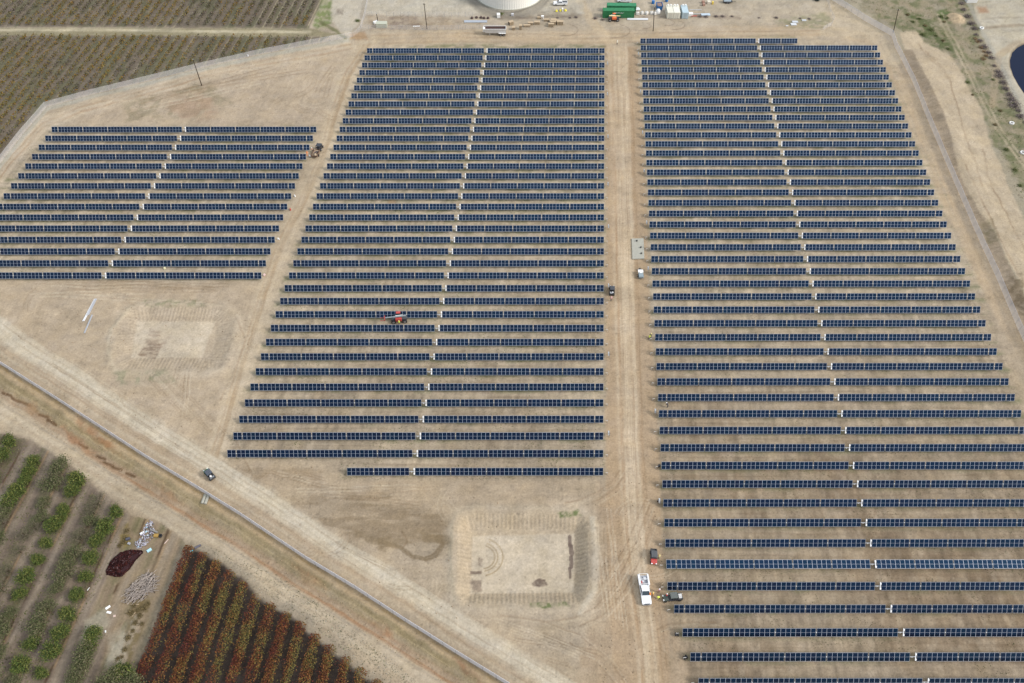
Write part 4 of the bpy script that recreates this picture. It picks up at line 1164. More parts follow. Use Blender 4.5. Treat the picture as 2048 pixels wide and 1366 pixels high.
grass('verge_grass', [(560, 1150), (600, 1178), (700, 1255), (800, 1330), (850, 1380), (800, 1380), (720, 1330), (640, 1262), (580, 1222), (500, 1170), (440, 1118), (400, 1086), (380, 1078)], 9000, [(172, 164, 140), (150, 144, 116), (186, 178, 160), (132, 128, 98)], .12, 'pale dry grass at the ends of the autumn vine rows')
# ---------------------------------------------------------------- vehicles and site equipment
M_TYRE = mat('tyre_rubber', (.025, .025, .027), rough=.9, spec=.2)
M_RIM = mat('wheel_rim', (.35, .36, .38), rough=.4, metal=.6)
M_GLASS = mat('dark_glass', (.035, .05, .06), rough=.08, spec=.6)
M_CARW = mat('white_car_paint', (.74, .75, .76), rough=.3, coat=.5)
M_BLK = mat('black_plastic', (.03, .03, .034), rough=.6)
M_DGRY = mat('dark_grey_plastic', (.07, .075, .08), rough=.6, var=.15)
M_RED = mat('red_paint', (.42, .06, .05), rough=.4)
M_ORG = mat('orange_paint', (.75, .17, .06), rough=.45)
M_YEL = mat('yellow_paint', (.70, .52, .09), rough=.5)
M_LAMP = mat('headlight_lens', (.8, .8, .78), rough=.2)
M_WOOD = mat('pale_timber', rgb(206, 184, 152, .66), rough=.85, var=.12)
M_CONC = mat('concrete', rgb(186, 184, 170, .66), rough=.9, var=.08, scale=1.5)

def wheel(parent, x, y, r, w, rimc=M_RIM):
    t = MB().cyl((x - w / 2, y, r), (x + w / 2, y, r), r, 14).build('wheel', M_TYRE, parent, bevel=.03)
    s_ = 1 if x > 0 else -1
    MB().cyl((x + s_ * w * .3, y, r), (x + s_ * (w / 2 + .02), y, r), r * .55, 10).build('rim', rimc, t)
    return t
def head(a, b_):
    """ground point under the middle of a thing seen from pixel a (rear) to b (front) and its heading"""
    p, q = G(*a), G(*b_)
    d = q - p
    return (p + q) / 2, math.atan2(d.y, d.x) - math.pi / 2

def pickup(p, rz, label, paint=M_CARW, rack=False, L=5.9, group=None):
    r = empty('pickup_truck', (p.x, p.y, gz(p.x, p.y)), rz, label, 'pickup truck', group)
    f = L / 2; w = 1.0
    # side profile of the body up to the beltline, nose at +y
    body = MB().prism([(-f, .55), (-f, 1.18), (-.55, 1.2), (f - 1.55, 1.18), (f - .25, 1.02), (f, .8), (f, .45), (f - .4, .4), (-f + .3, .42)], -w, w)
    body.build('body', paint, r, bevel=.07, seg=2)
    c = MB()
    y0, y1 = -.75, 1.35
    zb, zt = 1.19, 1.86
    vs = [(-.93, y0, zb), (.93, y0, zb), (.93, y1, zb), (-.93, y1, zb), (-.78, y0 + .12, zt), (.78, y0 + .12, zt), (.76, y1 - .78, zt), (-.76, y1 - .78, zt)]
    c.add(vs, [(0, 1, 5, 4), (1, 2, 6, 5), (2, 3, 7, 6), (3, 0, 4, 7), (4, 5, 6, 7), (3, 2, 1, 0)])
    cab = c.build('cab', paint, r, bevel=.04)
    g = MB()
    g.add([(-.80, y1 - .03, zb + .05), (.80, y1 - .03, zb + .05), (.70, y1 - .70, zt - .03), (-.70, y1 - .70, zt - .03)], [(0, 1, 2, 3)])
    for v_ in range(4): g.v[v_] = (g.v[v_][0], g.v[v_][1] + .03, g.v[v_][2] + .02)
    g.build('windscreen', M_GLASS, r)
    g = MB().add([(-.8, y0 - .02, zb + .1), (.8, y0 - .02, zb + .1), (.7, y0 + .09, zt - .08), (-.7, y0 + .09, zt - .08)], [(3, 2, 1, 0)])
    g = MB(); g.add([(-.8, y0 - .03, zb + .1), (.8, y0 - .03, zb + .1), (.7, y0 + .07, zt - .08), (-.7, y0 + .07, zt - .08)], [(0, 1, 2, 3)]); g.build('rear_window', M_GLASS, r)
    for s_ in (-1, 1):
        for ya, yb in ((-.6, .18), (.26, 1.05)):
            g = MB(); g.add([(s_ * .935, ya, zb + .08), (s_ * .935, yb, zb + .08), (s_ * .80, min(yb, y1 - .8) - .04, zt - .1), (s_ * .80, ya + .1, zt - .1)], [(0, 1, 2, 3)]); g.build('side_window', M_GLASS, r)
        MB().box((s_ * 1.12, 1.0, 1.28), (.2, .12, .2)).build('mirror', M_BLK, r)
        MB().box((s_ * .74, f - .05, .84), (.34, .14, .2)).build('headlight', M_LAMP, r)
    MB().box((0, f + .0, .78), (1.1, .1, .24)).build('grille', M_DGRY, r)
    MB().box((0, f + .06, .52), (1.8, .16, .2)).build('bumper', M_RIM, r, bevel=.03)
    bed = MB().box((0, -f + 1.05, 1.205), (1.5, 1.9, .03)); bed.build('bed_liner', M_DGRY if not rack else mat('bed_grey', (.3, .31, .33), rough=.6), r)
    if not rack:
        for s_ in (-1, 1): MB().box((s_ * .88, -f + 1.05, 1.25), (.2, 2.1, .14)).build('bed_rail', paint, r)
        MB().box((0, -f + .05, 1.25), (1.6, .1, .14)).build('tailgate', paint, r)
    for s_ in (-1, 1):
        wheel(r, s_ * .86, f - 1.0, .40, .28); wheel(r, s_ * .86, -f + 1.25, .40, .28)
    if rack:
        k = MB()
        for s_ in (-1, 1):
            k.box((s_ * .98, -f + 1.1, 1.45), (.34, 2.4, .5))
        k.build('toolbox', paint, r, bevel=.03)
        k = MB()
        for s_ in (-1, 1):
            k.cyl((s_ * .82, -f - .1, 2.05), (s_ * .82, .2, 2.05), .05, 6)
            for yy in (-f, -.9): k.cyl((s_ * .82, yy, 1.6), (s_ * .82, yy, 2.05), .05, 6)
        for yy in (-f, -1.9, -.85): k.cyl((-.82, yy, 2.05), (.82, yy, 2.05), .045, 6)
        k.build('ladder_rack', M_WHT, r)
        MB().box((.2, -1.6, 1.38), (.5, .5, .3)).box((-.3, -2.3, 1.34), (.6, .7, .2)).build('cargo', mat('tool_grey', (.5, .52, .55), rough=.5), r)
        MB().box((.5, -1.35, 1.5), (.2, .6, .5)).build('fuel_can', M_RED, r)
    return r

def buggy(p, rz, label, hood, roof, cargo=None, L=3.2):
    r = empty('utility_buggy', (p.x, p.y, gz(p.x, p.y)), rz, label, 'utility buggy', 'utility buggies')
    f = L / 2
    MB().prism([(-f, .45), (-f, .85), (-.1, .8), (f - 1.0, .62), (f - 1.0, .35)], -.68, .68).build('chassis', M_BLK, r, bevel=.04)
    MB().prism([(f - 1.05, .45), (f - 1.05, 1.12), (f - .6, 1.08), (f, .82), (f, .45)], -.66, .66).build('hood', hood, r, bevel=.08, seg=2)
    for s_ in (-1, 1): MB().box((s_ * .48, f - .02, .86), (.3, .2, .18), rx=R(-25)).build('headlight', M_LAMP, r)
    MB().box((0, -.12, 1.92), (1.34, 1.55, .09)).build('roof', roof, r, bevel=.04)
    rb = MB()
    for xx in (-.42, -.14, .14, .42): rb.box((xx, -.12, 1.98), (.09, 1.3, .05))
    rb.build('roof_ribs', mat('roof_rib_grey', (.12, .125, .13), rough=.6), r)
    cg = MB()
    for s_ in (-1, 1):
        cg.cyl((s_ * .64, f - 1.05, 1.05), (s_ * .62, .6, 1.9), .035, 6); cg.cyl((s_ * .66, -.9, .8), (s_ * .62, -.85, 1.9), .035, 6)
    cg.build('roll_cage', M_BLK, r)
    MB().box((0, -.25, .95), (1.2, .5, .2)).box((0, -.5, 1.2), (1.2, .14, .5)).build('seat', M_BLK, r)
    b_ = MB().box((0, -f + .45, .92), (1.36, 1.0, .06))
    for s_ in (-1, 1): b_.box((s_ * .66, -f + .45, 1.08), (.06, 1.0, .3))
    b_.box((0, -f - .02, 1.08), (1.36, .06, .3)).build('cargo_bed', M_DGRY, r)
    if cargo: cargo(r, -f + .45)
    for s_ in (-1, 1):
        wheel(r, s_ * .62, f - .45, .33, .25, M_BLK); wheel(r, s_ * .62, -f + .5, .33, .25, M_BLK)
    return r
def cg_white(r, y):
    MB().lathe((.15, y + .1, .95), [(.2, 0), (.2, .3), (.05, .36)], 10).build('bucket', M_WHT, r)
    MB().box((-.3, y, 1.0), (.4, .7, .12), rz=.3).build('tool_tray', mat('tool_grey2', (.45, .46, .48)), r)
def cg_dome(r, y):
    MB().lathe((-.1, y + .25, .95), [(.24, 0), (.24, .34), (.16, .42), (.02, .45)], 12).build('water_jug', M_WHT, r)
    MB().box((.3, y - .2, 1.0), (.5, .3, .16), rz=.4).box((-.3, y - .3, 1.0), (.3, .3, .2), rz=-.3).build('cargo', M_GALV, r)
p, a = head((1306, 1103), (1307, 1130)); buggy(p, a, 'red nosed utility buggy with ribbed grey roof beside the lighter blue panel row', M_RED, M_DGRY, None, 3.3)
p, a = head((1223.5, 597), (1223.5, 572)); buggy(p, a, 'black roofed utility buggy with a white bucket behind, left edge of the central road', M_BLK, mat('black_roof', (.035, .04, .05), rough=.5), cg_white, 3.2)
p, a = head((430, 963), (411, 940)); buggy(p, a, 'blue grey roofed buggy with a white water jug near the diagonal fence', mat('green_paint', (.05, .16, .05)), mat('slate_roof', (.045, .06, .085), rough=.5), cg_dome, 3.3)
def cg_crate(r, y):
    MB().box((0, y, 1.15), (.9, .7, .35)).build('cooler', mat('cooler_white', (.55, .54, .52)), r)
    MB().cyl((-.3, y - .6, 1.2), (-.25, y - .2, 2.4), .05, 5).box((.45, y - .4, 1.1), (.2, .5, .2)).build('tools', M_WOOD, r)
p, a = head((1362, 1196), (1326, 1199)); rr_ = buggy(p, a, 'dark olive four seat buggy loaded at the rear, parked by the standing crew', mat('olive_paint', (.07, .085, .07)), mat('olive_roof', (.10, .115, .10), rough=.6), cg_crate, 4.0)
p, a = head((1284, 1155), (1293, 1211)); pickup(p, a, 'long white pickup with ladder rack parked on the central road', rack=True, L=6.1)
p, a = head((1135, 9), (1106, 9)); p.y -= .2; pickup(p, a, 'white pickup parked right of the big white tank', L=5.7)
p, a = head((1264, 5), (1233, 3)); pickup(p, a, 'white pickup cut by the top edge behind the green containers', L=5.8)
def suv(p, rz, label, paint):
    r = empty('parked_car', (p.x, p.y, 0), rz, label, 'car')
    MB().prism([(-2.2, .4), (-2.25, 1.0), (1.0, 1.05), (2.1, .85), (2.2, .4)], -.9, .9).build('body', paint, r, bevel=.08, seg=2)
    MB().box((0, -.5, 1.35), (1.6, 2.7, .65), top=(.85, .7)).build('cabin', M_GLASS, r, bevel=.04)
    MB().box((0, -.5, 1.69), (1.3, 1.8, .05)).build('roof', paint, r)
    for s_ in (-1, 1):
        MB().box((s_ * .62, 2.12, .8), (.34, .16, .18)).build('headlight', M_LAMP, r)
        wheel(r, s_ * .8, 1.35, .34, .22); wheel(r, s_ * .8, -1.35, .34, .22)
p, a = head((1634, -10), (1634, 6)); suv(p, a, 'dark green car at the top edge beside the yard fence', mat('dark_green_paint', (.012, .03, .03), rough=.3, coat=.5))
for k, (px, c) in enumerate([(1512, (.03, .03, .04)), (1535, (.10, .03, .03)), (1578, (.03, .03, .035)), (1596, (.05, .05, .06))]):
    p, a = head((px, -14), (px, -2)); suv(p, a, ['dark car clipped by the top edge, left of the pair right of the black trailer', 'maroon car clipped by the top edge above the yard', 'black car clipped by the top edge near the yard fence', 'grey car clipped by the top edge, nearest the yard fence'][k], mat(f'car_paint_{k}', c, rough=.3, coat=.4))

# telehandlers
def telehandler(p, rz, label, body, boom_len, boom_dir, lift, boomc, basket=None, cabside=1):
    r = empty('telehandler', (p.x, p.y, gz(p.x, p.y)), rz, label, 'telehandler')
    MB().box((0, 0, 1.0), (1.2, 4.2, .6)).build('chassis', M_DGRY, r, bevel=.05)
    MB().box((cabside * .75, 0.1, 1.35), (.7, 1.7, 1.0)).build('engine_cover', body, r, bevel=.08)
    MB().box((-cabside * .75, .1, 1.7), (.8, 1.3, 1.5), top=(.85, .85)).build('cab', M_GLASS, r, bevel=.04)
    MB().box((-cabside * .75, .1, 2.48), (.75, 1.2, .07)).build('cab_roof', body, r)
    for s_ in (-1, 1):
        wheel(r, s_ * 1.0, 1.5, .62, .42); wheel(r, s_ * 1.0, -1.5, .62, .42)
    c0 = Vector((0, -1.9, 1.95)); d = Vector((math.sin(boom_dir), math.cos(boom_dir), 0)) * boom_len; c1_ = c0 + d + Vector((0, 0, lift))
    bm_ = MB(); bm_.cyl(c0, c0 + (c1_ - c0) * .62, .27, 4); o = bm_.build('boom', boomc, r)
    MB().cyl(c0 + (c1_ - c0) * .45, c1_, .19, 4).build('inner_boom', boomc, o)
    MB().cyl(c0 + (c1_ - c0) * .15 + Vector((0, 0, .35)), c0 + (c1_ - c0) * .5 + Vector((0, 0, .35)), .06, 6).build('hydraulic_line', M_WHT, o)
    fk = MB()
    e = c1_
    fk.box(e + Vector((0, .1, -.25)), (1.5, .15, .7))
    for s_ in (-.5, .5): fk.box(e + Vector((s_, .75, -.55)), (.12, 1.2, .06))
    fk.build('fork_carriage', basket or M_BLK, r)
    return r
p, a = head((814, 640), (784, 642)); telehandler(p, a, 'red telehandler working between two panel rows of the middle field', M_RED, 5.6, R(-12), .9, mat('boom_grey', (.17, .20, .22), rough=.4), M_RED, -1)
p, a = head((1214, 41), (1240, 41)); telehandler(p, a, 'orange telehandler with yellow boom in front of the green containers', M_ORG, 4.4, 0, -.1, mat('cream_boom', (.68, .60, .30), rough=.5), None, 1)

# tractor with a trailer full of scrap on the diagonal track
tx = head((632, 315), (636, 300))
r = empty('scrap_trailer', (tx[0].x - .2, tx[0].y - .8, 0), tx[1] - .1, 'trailer heaped with brown crates and scrap behind the black tractor', 'trailer')
MB().box((0, 0, .7), (2.0, 3.6, .15)).build('deck', M_WOOD, r)
MB().box((-1, 0, 1.0), (.06, 3.6, .5)).box((1, 0, 1.0), (.06, 3.6, .5)).box((0, -1.8, 1.0), (2, .06, .5)).build('side_boards', mat('rusty_board', (.12, .07, .05), rough=.9), r)
for s_ in (-1, 1): wheel(r, s_ * 1.1, -.3, .38, .25)
for k in range(14):
    MB().box((random.uniform(-.75, .75), random.uniform(-1.5, 1.5), random.uniform(.95, 1.4)), (random.uniform(.3, .7), random.uniform(.3, .8), random.uniform(.15, .35)), rz=random.random() * 3).build('scrap_piece', random.choice([M_WOOD, mat('scrap_brown', (.16, .11, .08)), mat('scrap_dark', (.06, .055, .055)), mat('scrap_pink', (.4, .25, .2))]), r)
MB().cyl((0, 1.8, .6), (0, 3.0, .55), .06, 6).build('drawbar', M_BLK, r)
q = G(638, 300)
r = empty('tractor', (q.x + .2, q.y + .4, 0), tx[1] - .25, 'small black tractor pulling the scrap trailer on the diagonal track', 'tractor')
MB().box((0, 0, .9), (1.3, 2.4, .6)).build('body', M_BLK, r, bevel=.08)
MB().box((0, .9, 1.2), (.9, 1.2, .4)).build('hood', M_DGRY, r, bevel=.08)
MB().box((0, -.3, 2.0), (1.5, 1.6, .1)).build('canopy', mat('black_canopy', (.04, .045, .055)), r, bevel=.03)
cg = MB()
for s_ in (-1, 1):
    for yy in (-.9, .3): cg.cyl((s_ * .6, yy, 1.1), (s_ * .65, yy, 2.0), .04, 5)
cg.build('roll_cage', M_BLK, r)
MB().box((0, -.5, 1.3), (.5, .5, .5)).build('seat', M_BLK, r)
for s_ in (-1, 1):
    wheel(r, s_ * .8, -.7, .55, .35); wheel(r, s_ * .7, 1.1, .38, .28)

# white end-dump trailer
p, a = head((967, 71), (1012, 71))
r = empty('dump_trailer', (p.x, p.y + .6, 0), a + math.pi, 'white open dump trailer parked on the track above the middle field', 'dump trailer')
M_TUB = mat('tub_white', (.60, .59, .57), rough=.5, var=.1); M_RUST = mat('rusty_tub', (.12, .075, .065), rough=.8, var=.3)
hl, hw, zt, zb = 4.35, 1.2, 2.9, 1.2
o = MB(); o.add([(-hw, -hl, zt), (hw, -hl, zt), (hw, hl, zt), (-hw, hl, zt), (-hw * .75, -hl, zb), (hw * .75, -hl, zb), (hw * .75, hl - .9, zb), (-hw * .75, hl - .9, zb)],
                [(0, 1, 5, 4), (1, 2, 6, 5), (2, 3, 7, 6), (3, 0, 4, 7), (4, 5, 6, 7)])
tb = o.build('tub', M_TUB, r)
o = MB(); k_ = .94; o.add([(-hw * k_, -hl * .99, zt - .01), (hw * k_, -hl * .99, zt - .01), (hw * k_, hl * .985, zt - .01), (-hw * k_, hl * .985, zt - .01), (-hw * .7, -hl * .98, zb + .1), (hw * .7, -hl * .98, zb + .1), (hw * .7, hl - 1, zb + .1), (-hw * .7, hl - 1, zb + .1)],
                [(4, 5, 1, 0), (5, 6, 2, 1), (6, 7, 3, 2), (7, 4, 0, 3), (7, 6, 5, 4)])
o.build('tub_lining', M_RUST, r)
rm_ = MB()
for s_ in (-1, 1): rm_.box((s_ * hw, 0, zt + .04), (.14, 2 * hl, .12))
rm_.box((0, hl, zt + .04), (2 * hw, .14, .12)).box((0, -hl, zt + .04), (2 * hw, .14, .12)).build('top_rail', M_WHT, r)
ch = MB()
for s_ in (-1, 1): ch.box((s_ * .45, 0, .95), (.12, 2 * hl - .6, .2))
ch.build('frame', M_GALV, r)
MB().box((-1.25, -2.9, 1.25), (.5, 2.8, .08)).box((1.25, -2.9, 1.25), (.5, 2.8, .08)).build('mudguards', M_WHT, r)
MB().box((0, hl - .2, 2.2), (1.4, .9, 1.4)).build('nose_hoist', M_WHT, r, bevel=.08)
for s_ in (-1, 1):
    wheel(r, s_ * .95, -2.4, .5, .55); wheel(r, s_ * .95, -3.6, .5, .55)
for s_ in (-.6, .6): MB().box((s_, 1.9, .5), (.12, .12, 1.0)).build('landing_leg', M_WHT, r)

# containers
def container(px, py, L, paint, label, rz=0.0, H=2.6, W=2.44, writing=None, vents=False):
    g = G(px, py)
    r = empty('shipping_container', (g.x, g.y, 0), rz, label, 'shipping container')
    b_ = MB()
    n = max(6, int(L / .28))
    # corrugated long walls
    for s_ in (-1, 1):
        pr = []
        for k in range(n + 1):
            y = -L / 2 + L * k / n
            pr.append((y, s_ * (W / 2 - (.05 if k % 2 else 0.0))))
        o = len(b_.v)
        for y, x in pr: b_.v += [(x, y, .12), (x, y, H - .08)]
        for k in range(n): b_.f.append((o + 2 * k, o + 2 * k + 2, o + 2 * k + 3, o + 2 * k + 1))
    b_.box((0, -L / 2 + .03, H / 2), (W - .1, .06, H - .2)); b_.box((0, L / 2 - .03, H / 2), (W - .1, .06, H - .2))
    b_.build('walls', paint, r)
    MB().box((0, 0, H - .04), (W - .06, L - .06, .05)).build('roof', paint, r)
    fr_ = MB()
    for sx_ in (-1, 1):
        for sy_ in (-1, 1): fr_.box((sx_ * (W / 2 - .04), sy_ * (L / 2 - .04), H / 2), (.14, .14, H))
        fr_.box((sx_ * (W / 2 - .04), 0, H - .05), (.12, L - .1, .12)); fr_.box((sx_ * (W / 2 - .04), 0, .1), (.12, L - .1, .16))
        fr_.box((0, sx_ * (L / 2 - .04), H - .05), (W - .1, .12, .12))
    fr_.build('corner_frame', paint, r)
    for s_ in (-.58, .58):
        d_ = MB().box((s_, -L / 2 - .01, H / 2), (1.1, .05, H - .35)).build('door', paint, r)
        MB().cyl((s_ * .6, -L / 2 - .06, .3), (s_ * .6, -L / 2 - .06, H - .3), .025, 5).build('lock_rod', M_GALV, d_)
    if vents:
        for yy in (-.3, .3):
            MB().lathe((yy * 1.8, L / 2 - .9, H), [(.22, 0), (.22, .4), (.34, .45), (.3, .7), (.05, .75)], 10).build('roof_vent', M_WHT, r)
    return r
M_CGR = mat('green_container_paint', (.025, .17, .065), rough=.55, var=.15, scale=1)
g1 = container(1236, 33, 12.4, M_CGR, 'front long green shipping container behind the orange telehandler', R(90), H=3.0)
g2 = container(1242, 22, 11.6, mat('green_container_paint_2', (.035, .20, .09), rough=.55, var=.15, scale=1), 'rear green shipping container directly behind the front one', R(88), H=2.8)
# illegible white lettering on the long side, built as flat strokes
lt_ = MB()
for k, (x0, z0, x1, z1) in enumerate([(-1.9, 2.1, -1.4, 1.7), (-1.4, 1.7, -.9, 2.1), (-.9, 2.1, -.8, 1.7), (-.6, 1.7, -.3, 2.1), (-.3, 2.1, .0, 1.7), (.2, 1.7, .2, 2.1), (.2, 2.1, .6, 1.7), (.6, 1.7, .6, 2.1), (.9, 2.1, 1.4, 2.1), (.9, 1.7, 1.4, 1.7), (1.4, 1.7, 1.8, 2.1)]):
    lt_.cyl((-1.25, x0, z0 + .25), (-1.25, x1, z1 + .25), .05, 4)
o = lt_.build('lettering', M_WHT, g1)
container(1338, 30, 6.0, mat('cream_container', (.62, .60, .50), rough=.6, var=.06), 'cream container at the left of three side by side', 0, vents=True)
container(1351, 30, 6.0, mat('ivory_container', (.68, .66, .56), rough=.6, var=.06), 'ivory container in the middle of three side by side', 0, vents=True)
container(1367.5, 30, 6.0, mat('pale_blue_container', (.40, .50, .54), rough=.6, var=.06), 'pale blue container at the right of three side by side', 0, vents=True)
r = empty('skip_bin', G(1318, 17), 0, 'blue open waste skip left of the cream container', 'skip')
M_BLU = mat('blue_bin_paint', (.03, .16, .42), rough=.5)
o = MB(); o.add([(-1.2, -1.6, 1.8), (1.2, -1.6, 1.8), (1.2, 1.8, 1.8), (-1.2, 1.8, 1.8), (-1, -1.4, 0), (1, -1.4, 0), (1, 1.6, 0), (-1, 1.6, 0)], [(0, 1, 5, 4), (1, 2, 6, 5), (2, 3, 7, 6), (3, 0, 4, 7), (4, 5, 6, 7)]); o.build('bin_shell', M_BLU, r)
MB().box((0, .2, 1.5), (1.9, 2.8, .3), rz=.05).build('rubbish', mat('rubbish', (.2, .14, .12), var=.5, scale=4), r)
for s_ in (-1, 1): MB().box((s_ * 1.18, .1, 1.8), (.12, 3.3, .12)).build('rim', M_BLU, r)
for k, (px, py, s_) in enumerate([(1306, 7, 1.0), (1333, 3, 1.0)]):
    r = empty('water_drum', G(px, py), 0, ['blue drum lid left of the waste skip', 'bright blue drum at the top edge right of the skip'][k], 'drum')
    MB().lathe((0, 0, 0), [(.6, 0), (.64, .4), (.6, .8), (.62, 1.2), (.1, 1.25)], 12).build('drum_shell', M_BLU, r)
    MB().cyl((.2, 0, 1.22), (.2, 0, 1.34), .08, 8).build('cap', M_WHT, r)
r = empty('water_tank', G(1315.5, 27), 0, 'white tapering plastic tank in front of the blue skip', 'tank')
MB().lathe((0, 0, 0), [(.85, 0), (.9, .3), (.85, 1.3), (.45, 1.9), (.2, 2.0)], 14).build('tank_shell', M_WHT, r, smooth=True)
MB().cyl((0, 0, 1.98), (0, 0, 2.12), .2, 10).build('lid', M_GALV, r)
# bulk bags and pipes right of the green container
for k, (px, py, sx_) in enumerate([(1275, 29, 1.5), (1284, 28, 1.3), (1293, 28, 1.6), (1303, 28, 1.4), (1309, 29, 1.3)]):
    r = empty('bulk_bag', G(px, py), random.random(), f'off white bulk bag right of the green container, {ordw(k + 1)} from the left', 'bulk bag', 'bulk bags beside the green container')
    MB().box((0, 0, .5), (sx_, 1.3, 1.0), top=(.8, .8)).build('sack', mat('bag_white', (.58, .56, .52), rough=.9, var=.12), r, bevel=.2, seg=2)
    MB().cyl((0, 0, .9), (.1, .1, 1.3), .15, 6).build('neck', mat('bag_white', (.6, .58, .55)), r)
def pipes(a, b_, n, rad, m, label, nm='pipe_bundle', z=.0):
    p, q = G(*a), G(*b_); c = (p + q) / 2; d = q - p; L = d.length
    r = empty(nm, (c.x, c.y, gz(c.x, c.y)), math.atan2(d.y, d.x), label, 'pipes')
    for k in range(n):
        MB().cyl((-L / 2 + .1 * random.random(), (k - n / 2) * rad * 2.3, rad), (L / 2 - .3 * random.random(), (k - n / 2) * rad * 2.3, rad), rad, 7).build('pipe', m, r)
    return r
M_PVC = mat('white_pipe', (.62, .63, .64), rough=.4)
pipes((1254, 38.5), (1296, 38.8), 3, .18, M_PVC, 'long white pipes lying right of the orange telehandler')
pipes((1268, 19), (1279, 18), 3, .3, M_PVC, 'short white pipes at the right end of the rear green container')
pipes((928, 43), (975, 43), 6, .12, mat('grey_steel_pipe', (.40, .43, .47), rough=.4, metal=.4), 'bundle of grey steel pipes left of the crates')
pipes((166, 643), (190, 598), 3, .09, M_PVC, 'bundle of long white tubes lying above the shallow basin')
pipes((193, 598), (176, 632), 3, .11, mat('grey_tube', (.42, .43, .45), rough=.4, metal=.3), 'shorter grey tubes against the white tube bundle')
pipes((168, 667), (184, 630), 2, .10, mat('grey_tube', (.42, .43, .45)), 'pair of thin grey tubes trailing below the white bundle')
pipes((1378, 20), (1404, 20), 2, .09, M_GALV, 'thin poles lying right of the pale blue container, upper pair')
pipes((1378, 28), (1412, 28), 2, .09, M_GALV, 'thin poles lying right of the pale blue container, lower pair')
def slab(px, py, sx_, sy_, h, m, label, cat, nm, rz=0.0):
    g = GG(px, py)
    o = MB().box((0, 0, h / 2), (sx_, sy_, h)).build(nm, m, None, g, (0, 0, rz), bevel=.02); tag(o, label, cat); return o
M_TARP = mat('pale_blue_tarp', (.42, .50, .56), rough=.6, var=.1)
slab(1411, 30, 3.6, 1.5, .35, M_TARP, 'pale blue wrapped stack on the weedy strip, right of the poles', 'wrapped stack', 'wrapped_stack', .05)
slab(1590, 44, 2.3, 1.3, .25, mat('grey_slab', (.46, .48, .5), rough=.8), 'upper grey concrete slab in the weeds, upper right yard', 'concrete slab', 'concrete_slab')
slab(1587, 49, 2.2, 1.5, .25, mat('pale_slab', (.52, .54, .56), rough=.8), 'lower pale concrete slab in the weeds, upper right yard', 'concrete slab', 'concrete_slab')
slab(1608, 41, 1.7, 1.0, .2, mat('grey_slab', (.46, .48, .5)), 'small concrete slab right of the upper grey slab', 'concrete slab', 'concrete_slab')
slab(1574, 52, 1.0, .5, .15, mat('pale_slab', (.52, .54, .56)), 'small pale block lower left of the two slabs', 'concrete slab', 'concrete_slab')
slab(1380, 31, 2.0, 1.2, 1.1, M_WHT, 'white box with two doors beside the pale blue container', 'box', 'white_box')
slab(1388, 32.5, 2.4, .3, .25, M_RED, 'red steel beam in front of the white box', 'beam', 'steel_beam', .05)
slab(1417, 7, 1.3, 1.3, 1.0, mat('cream_box', (.6, .55, .45)), 'cream crate at the top edge right of the containers', 'crate', 'crate')
slab(1425, 8, .6, .9, 1.0, M_YEL, 'narrow yellow crate right of the cream crate', 'crate', 'crate')
for k, (px, py) in enumerate([(1406, 6), (1407, 11)]):
    slab(px, py, 1.0, 1.0, .9, mat('terracotta_box', (.33, .2, .15)), ['upper brown box left of the cream crate', 'lower brown box left of the cream crate'][k], 'box', 'brown_box', .2)
slab(1941, 3, 4.2, 2.4, 2.0, M_WHT, 'white shed roof clipped by the top edge on the pale pad', 'shed', 'white_shed')
slab(764, 53, 4.2, 2.2, 1.7, mat('sage_box', (.42, .43, .34), rough=.8), 'grey green box hut on the scrap strip below the left yard pole', 'hut', 'box_hut')
slab(752, 46, 2.0, 1.0, .8, M_WHT, 'bent white scrap panel left of the box hut', 'scrap panel', 'white_scrap', .6)
slab(833, 53, 2.8, .3, .2, M_WHT, 'white plank in the scrap right of the box hut', 'plank', 'plank', .05)
slab(997, 34, 1.3, 1.5, 1.4, M_WHT, 'white box by the heap of dark green netting', 'box', 'white_box', .1)
slab(1025, 31, 1.0, .9, .8, mat('grey_box', (.5, .5, .52)), 'small grey box below the big tank', 'box', 'grey_box')
slab(1085, 37, 1.1, .7, 1.2, M_WHT, 'white upright carton behind the crates', 'carton', 'white_carton')
for k, (px, py) in enumerate([(944, 37), (953, 36), (962, 36), (968, 37), (976, 37)]):
    o = MB().lathe((0, 0, 0), [(.55, 0), (.6, .25), (.45, .6), (.1, .65)], 9).build('cable_spool', mat('rust_dark', (.07, .045, .04), rough=.9, var=.3), None, GG(px, py)); tag(o, f'rusty dark drum above the pipe bundle, {ordw(k + 1)} from the left', 'drum', 'rusty drums above the pipes')
o = inst('netting_heap', SH['green'][0], None, GG(1001, 29), (0, 0, 1), (1.5, .9, .6)); tag(o, 'heap of dark green netting below the big tank', 'netting')
for k, (px, py) in enumerate([(1113, 23), (1121, 22), (1131, 22)]):
    o = MB().box((0, 0, .35), (.9, .9, .7), top=(.6, .6)).build('yellow_bag', mat('bright_yellow', (.75, .66, .06)), None, GG(px, py), (0, 0, .4 * k), bevel=.1); tag(o, f'bright yellow bag below the white pickup at the tank, {ordw(k + 1)} from the left', 'bag', 'yellow bags')
slab(1125, 22, .5, .9, 1.2, M_WHT, 'white post box between the yellow bags', 'box', 'white_box')
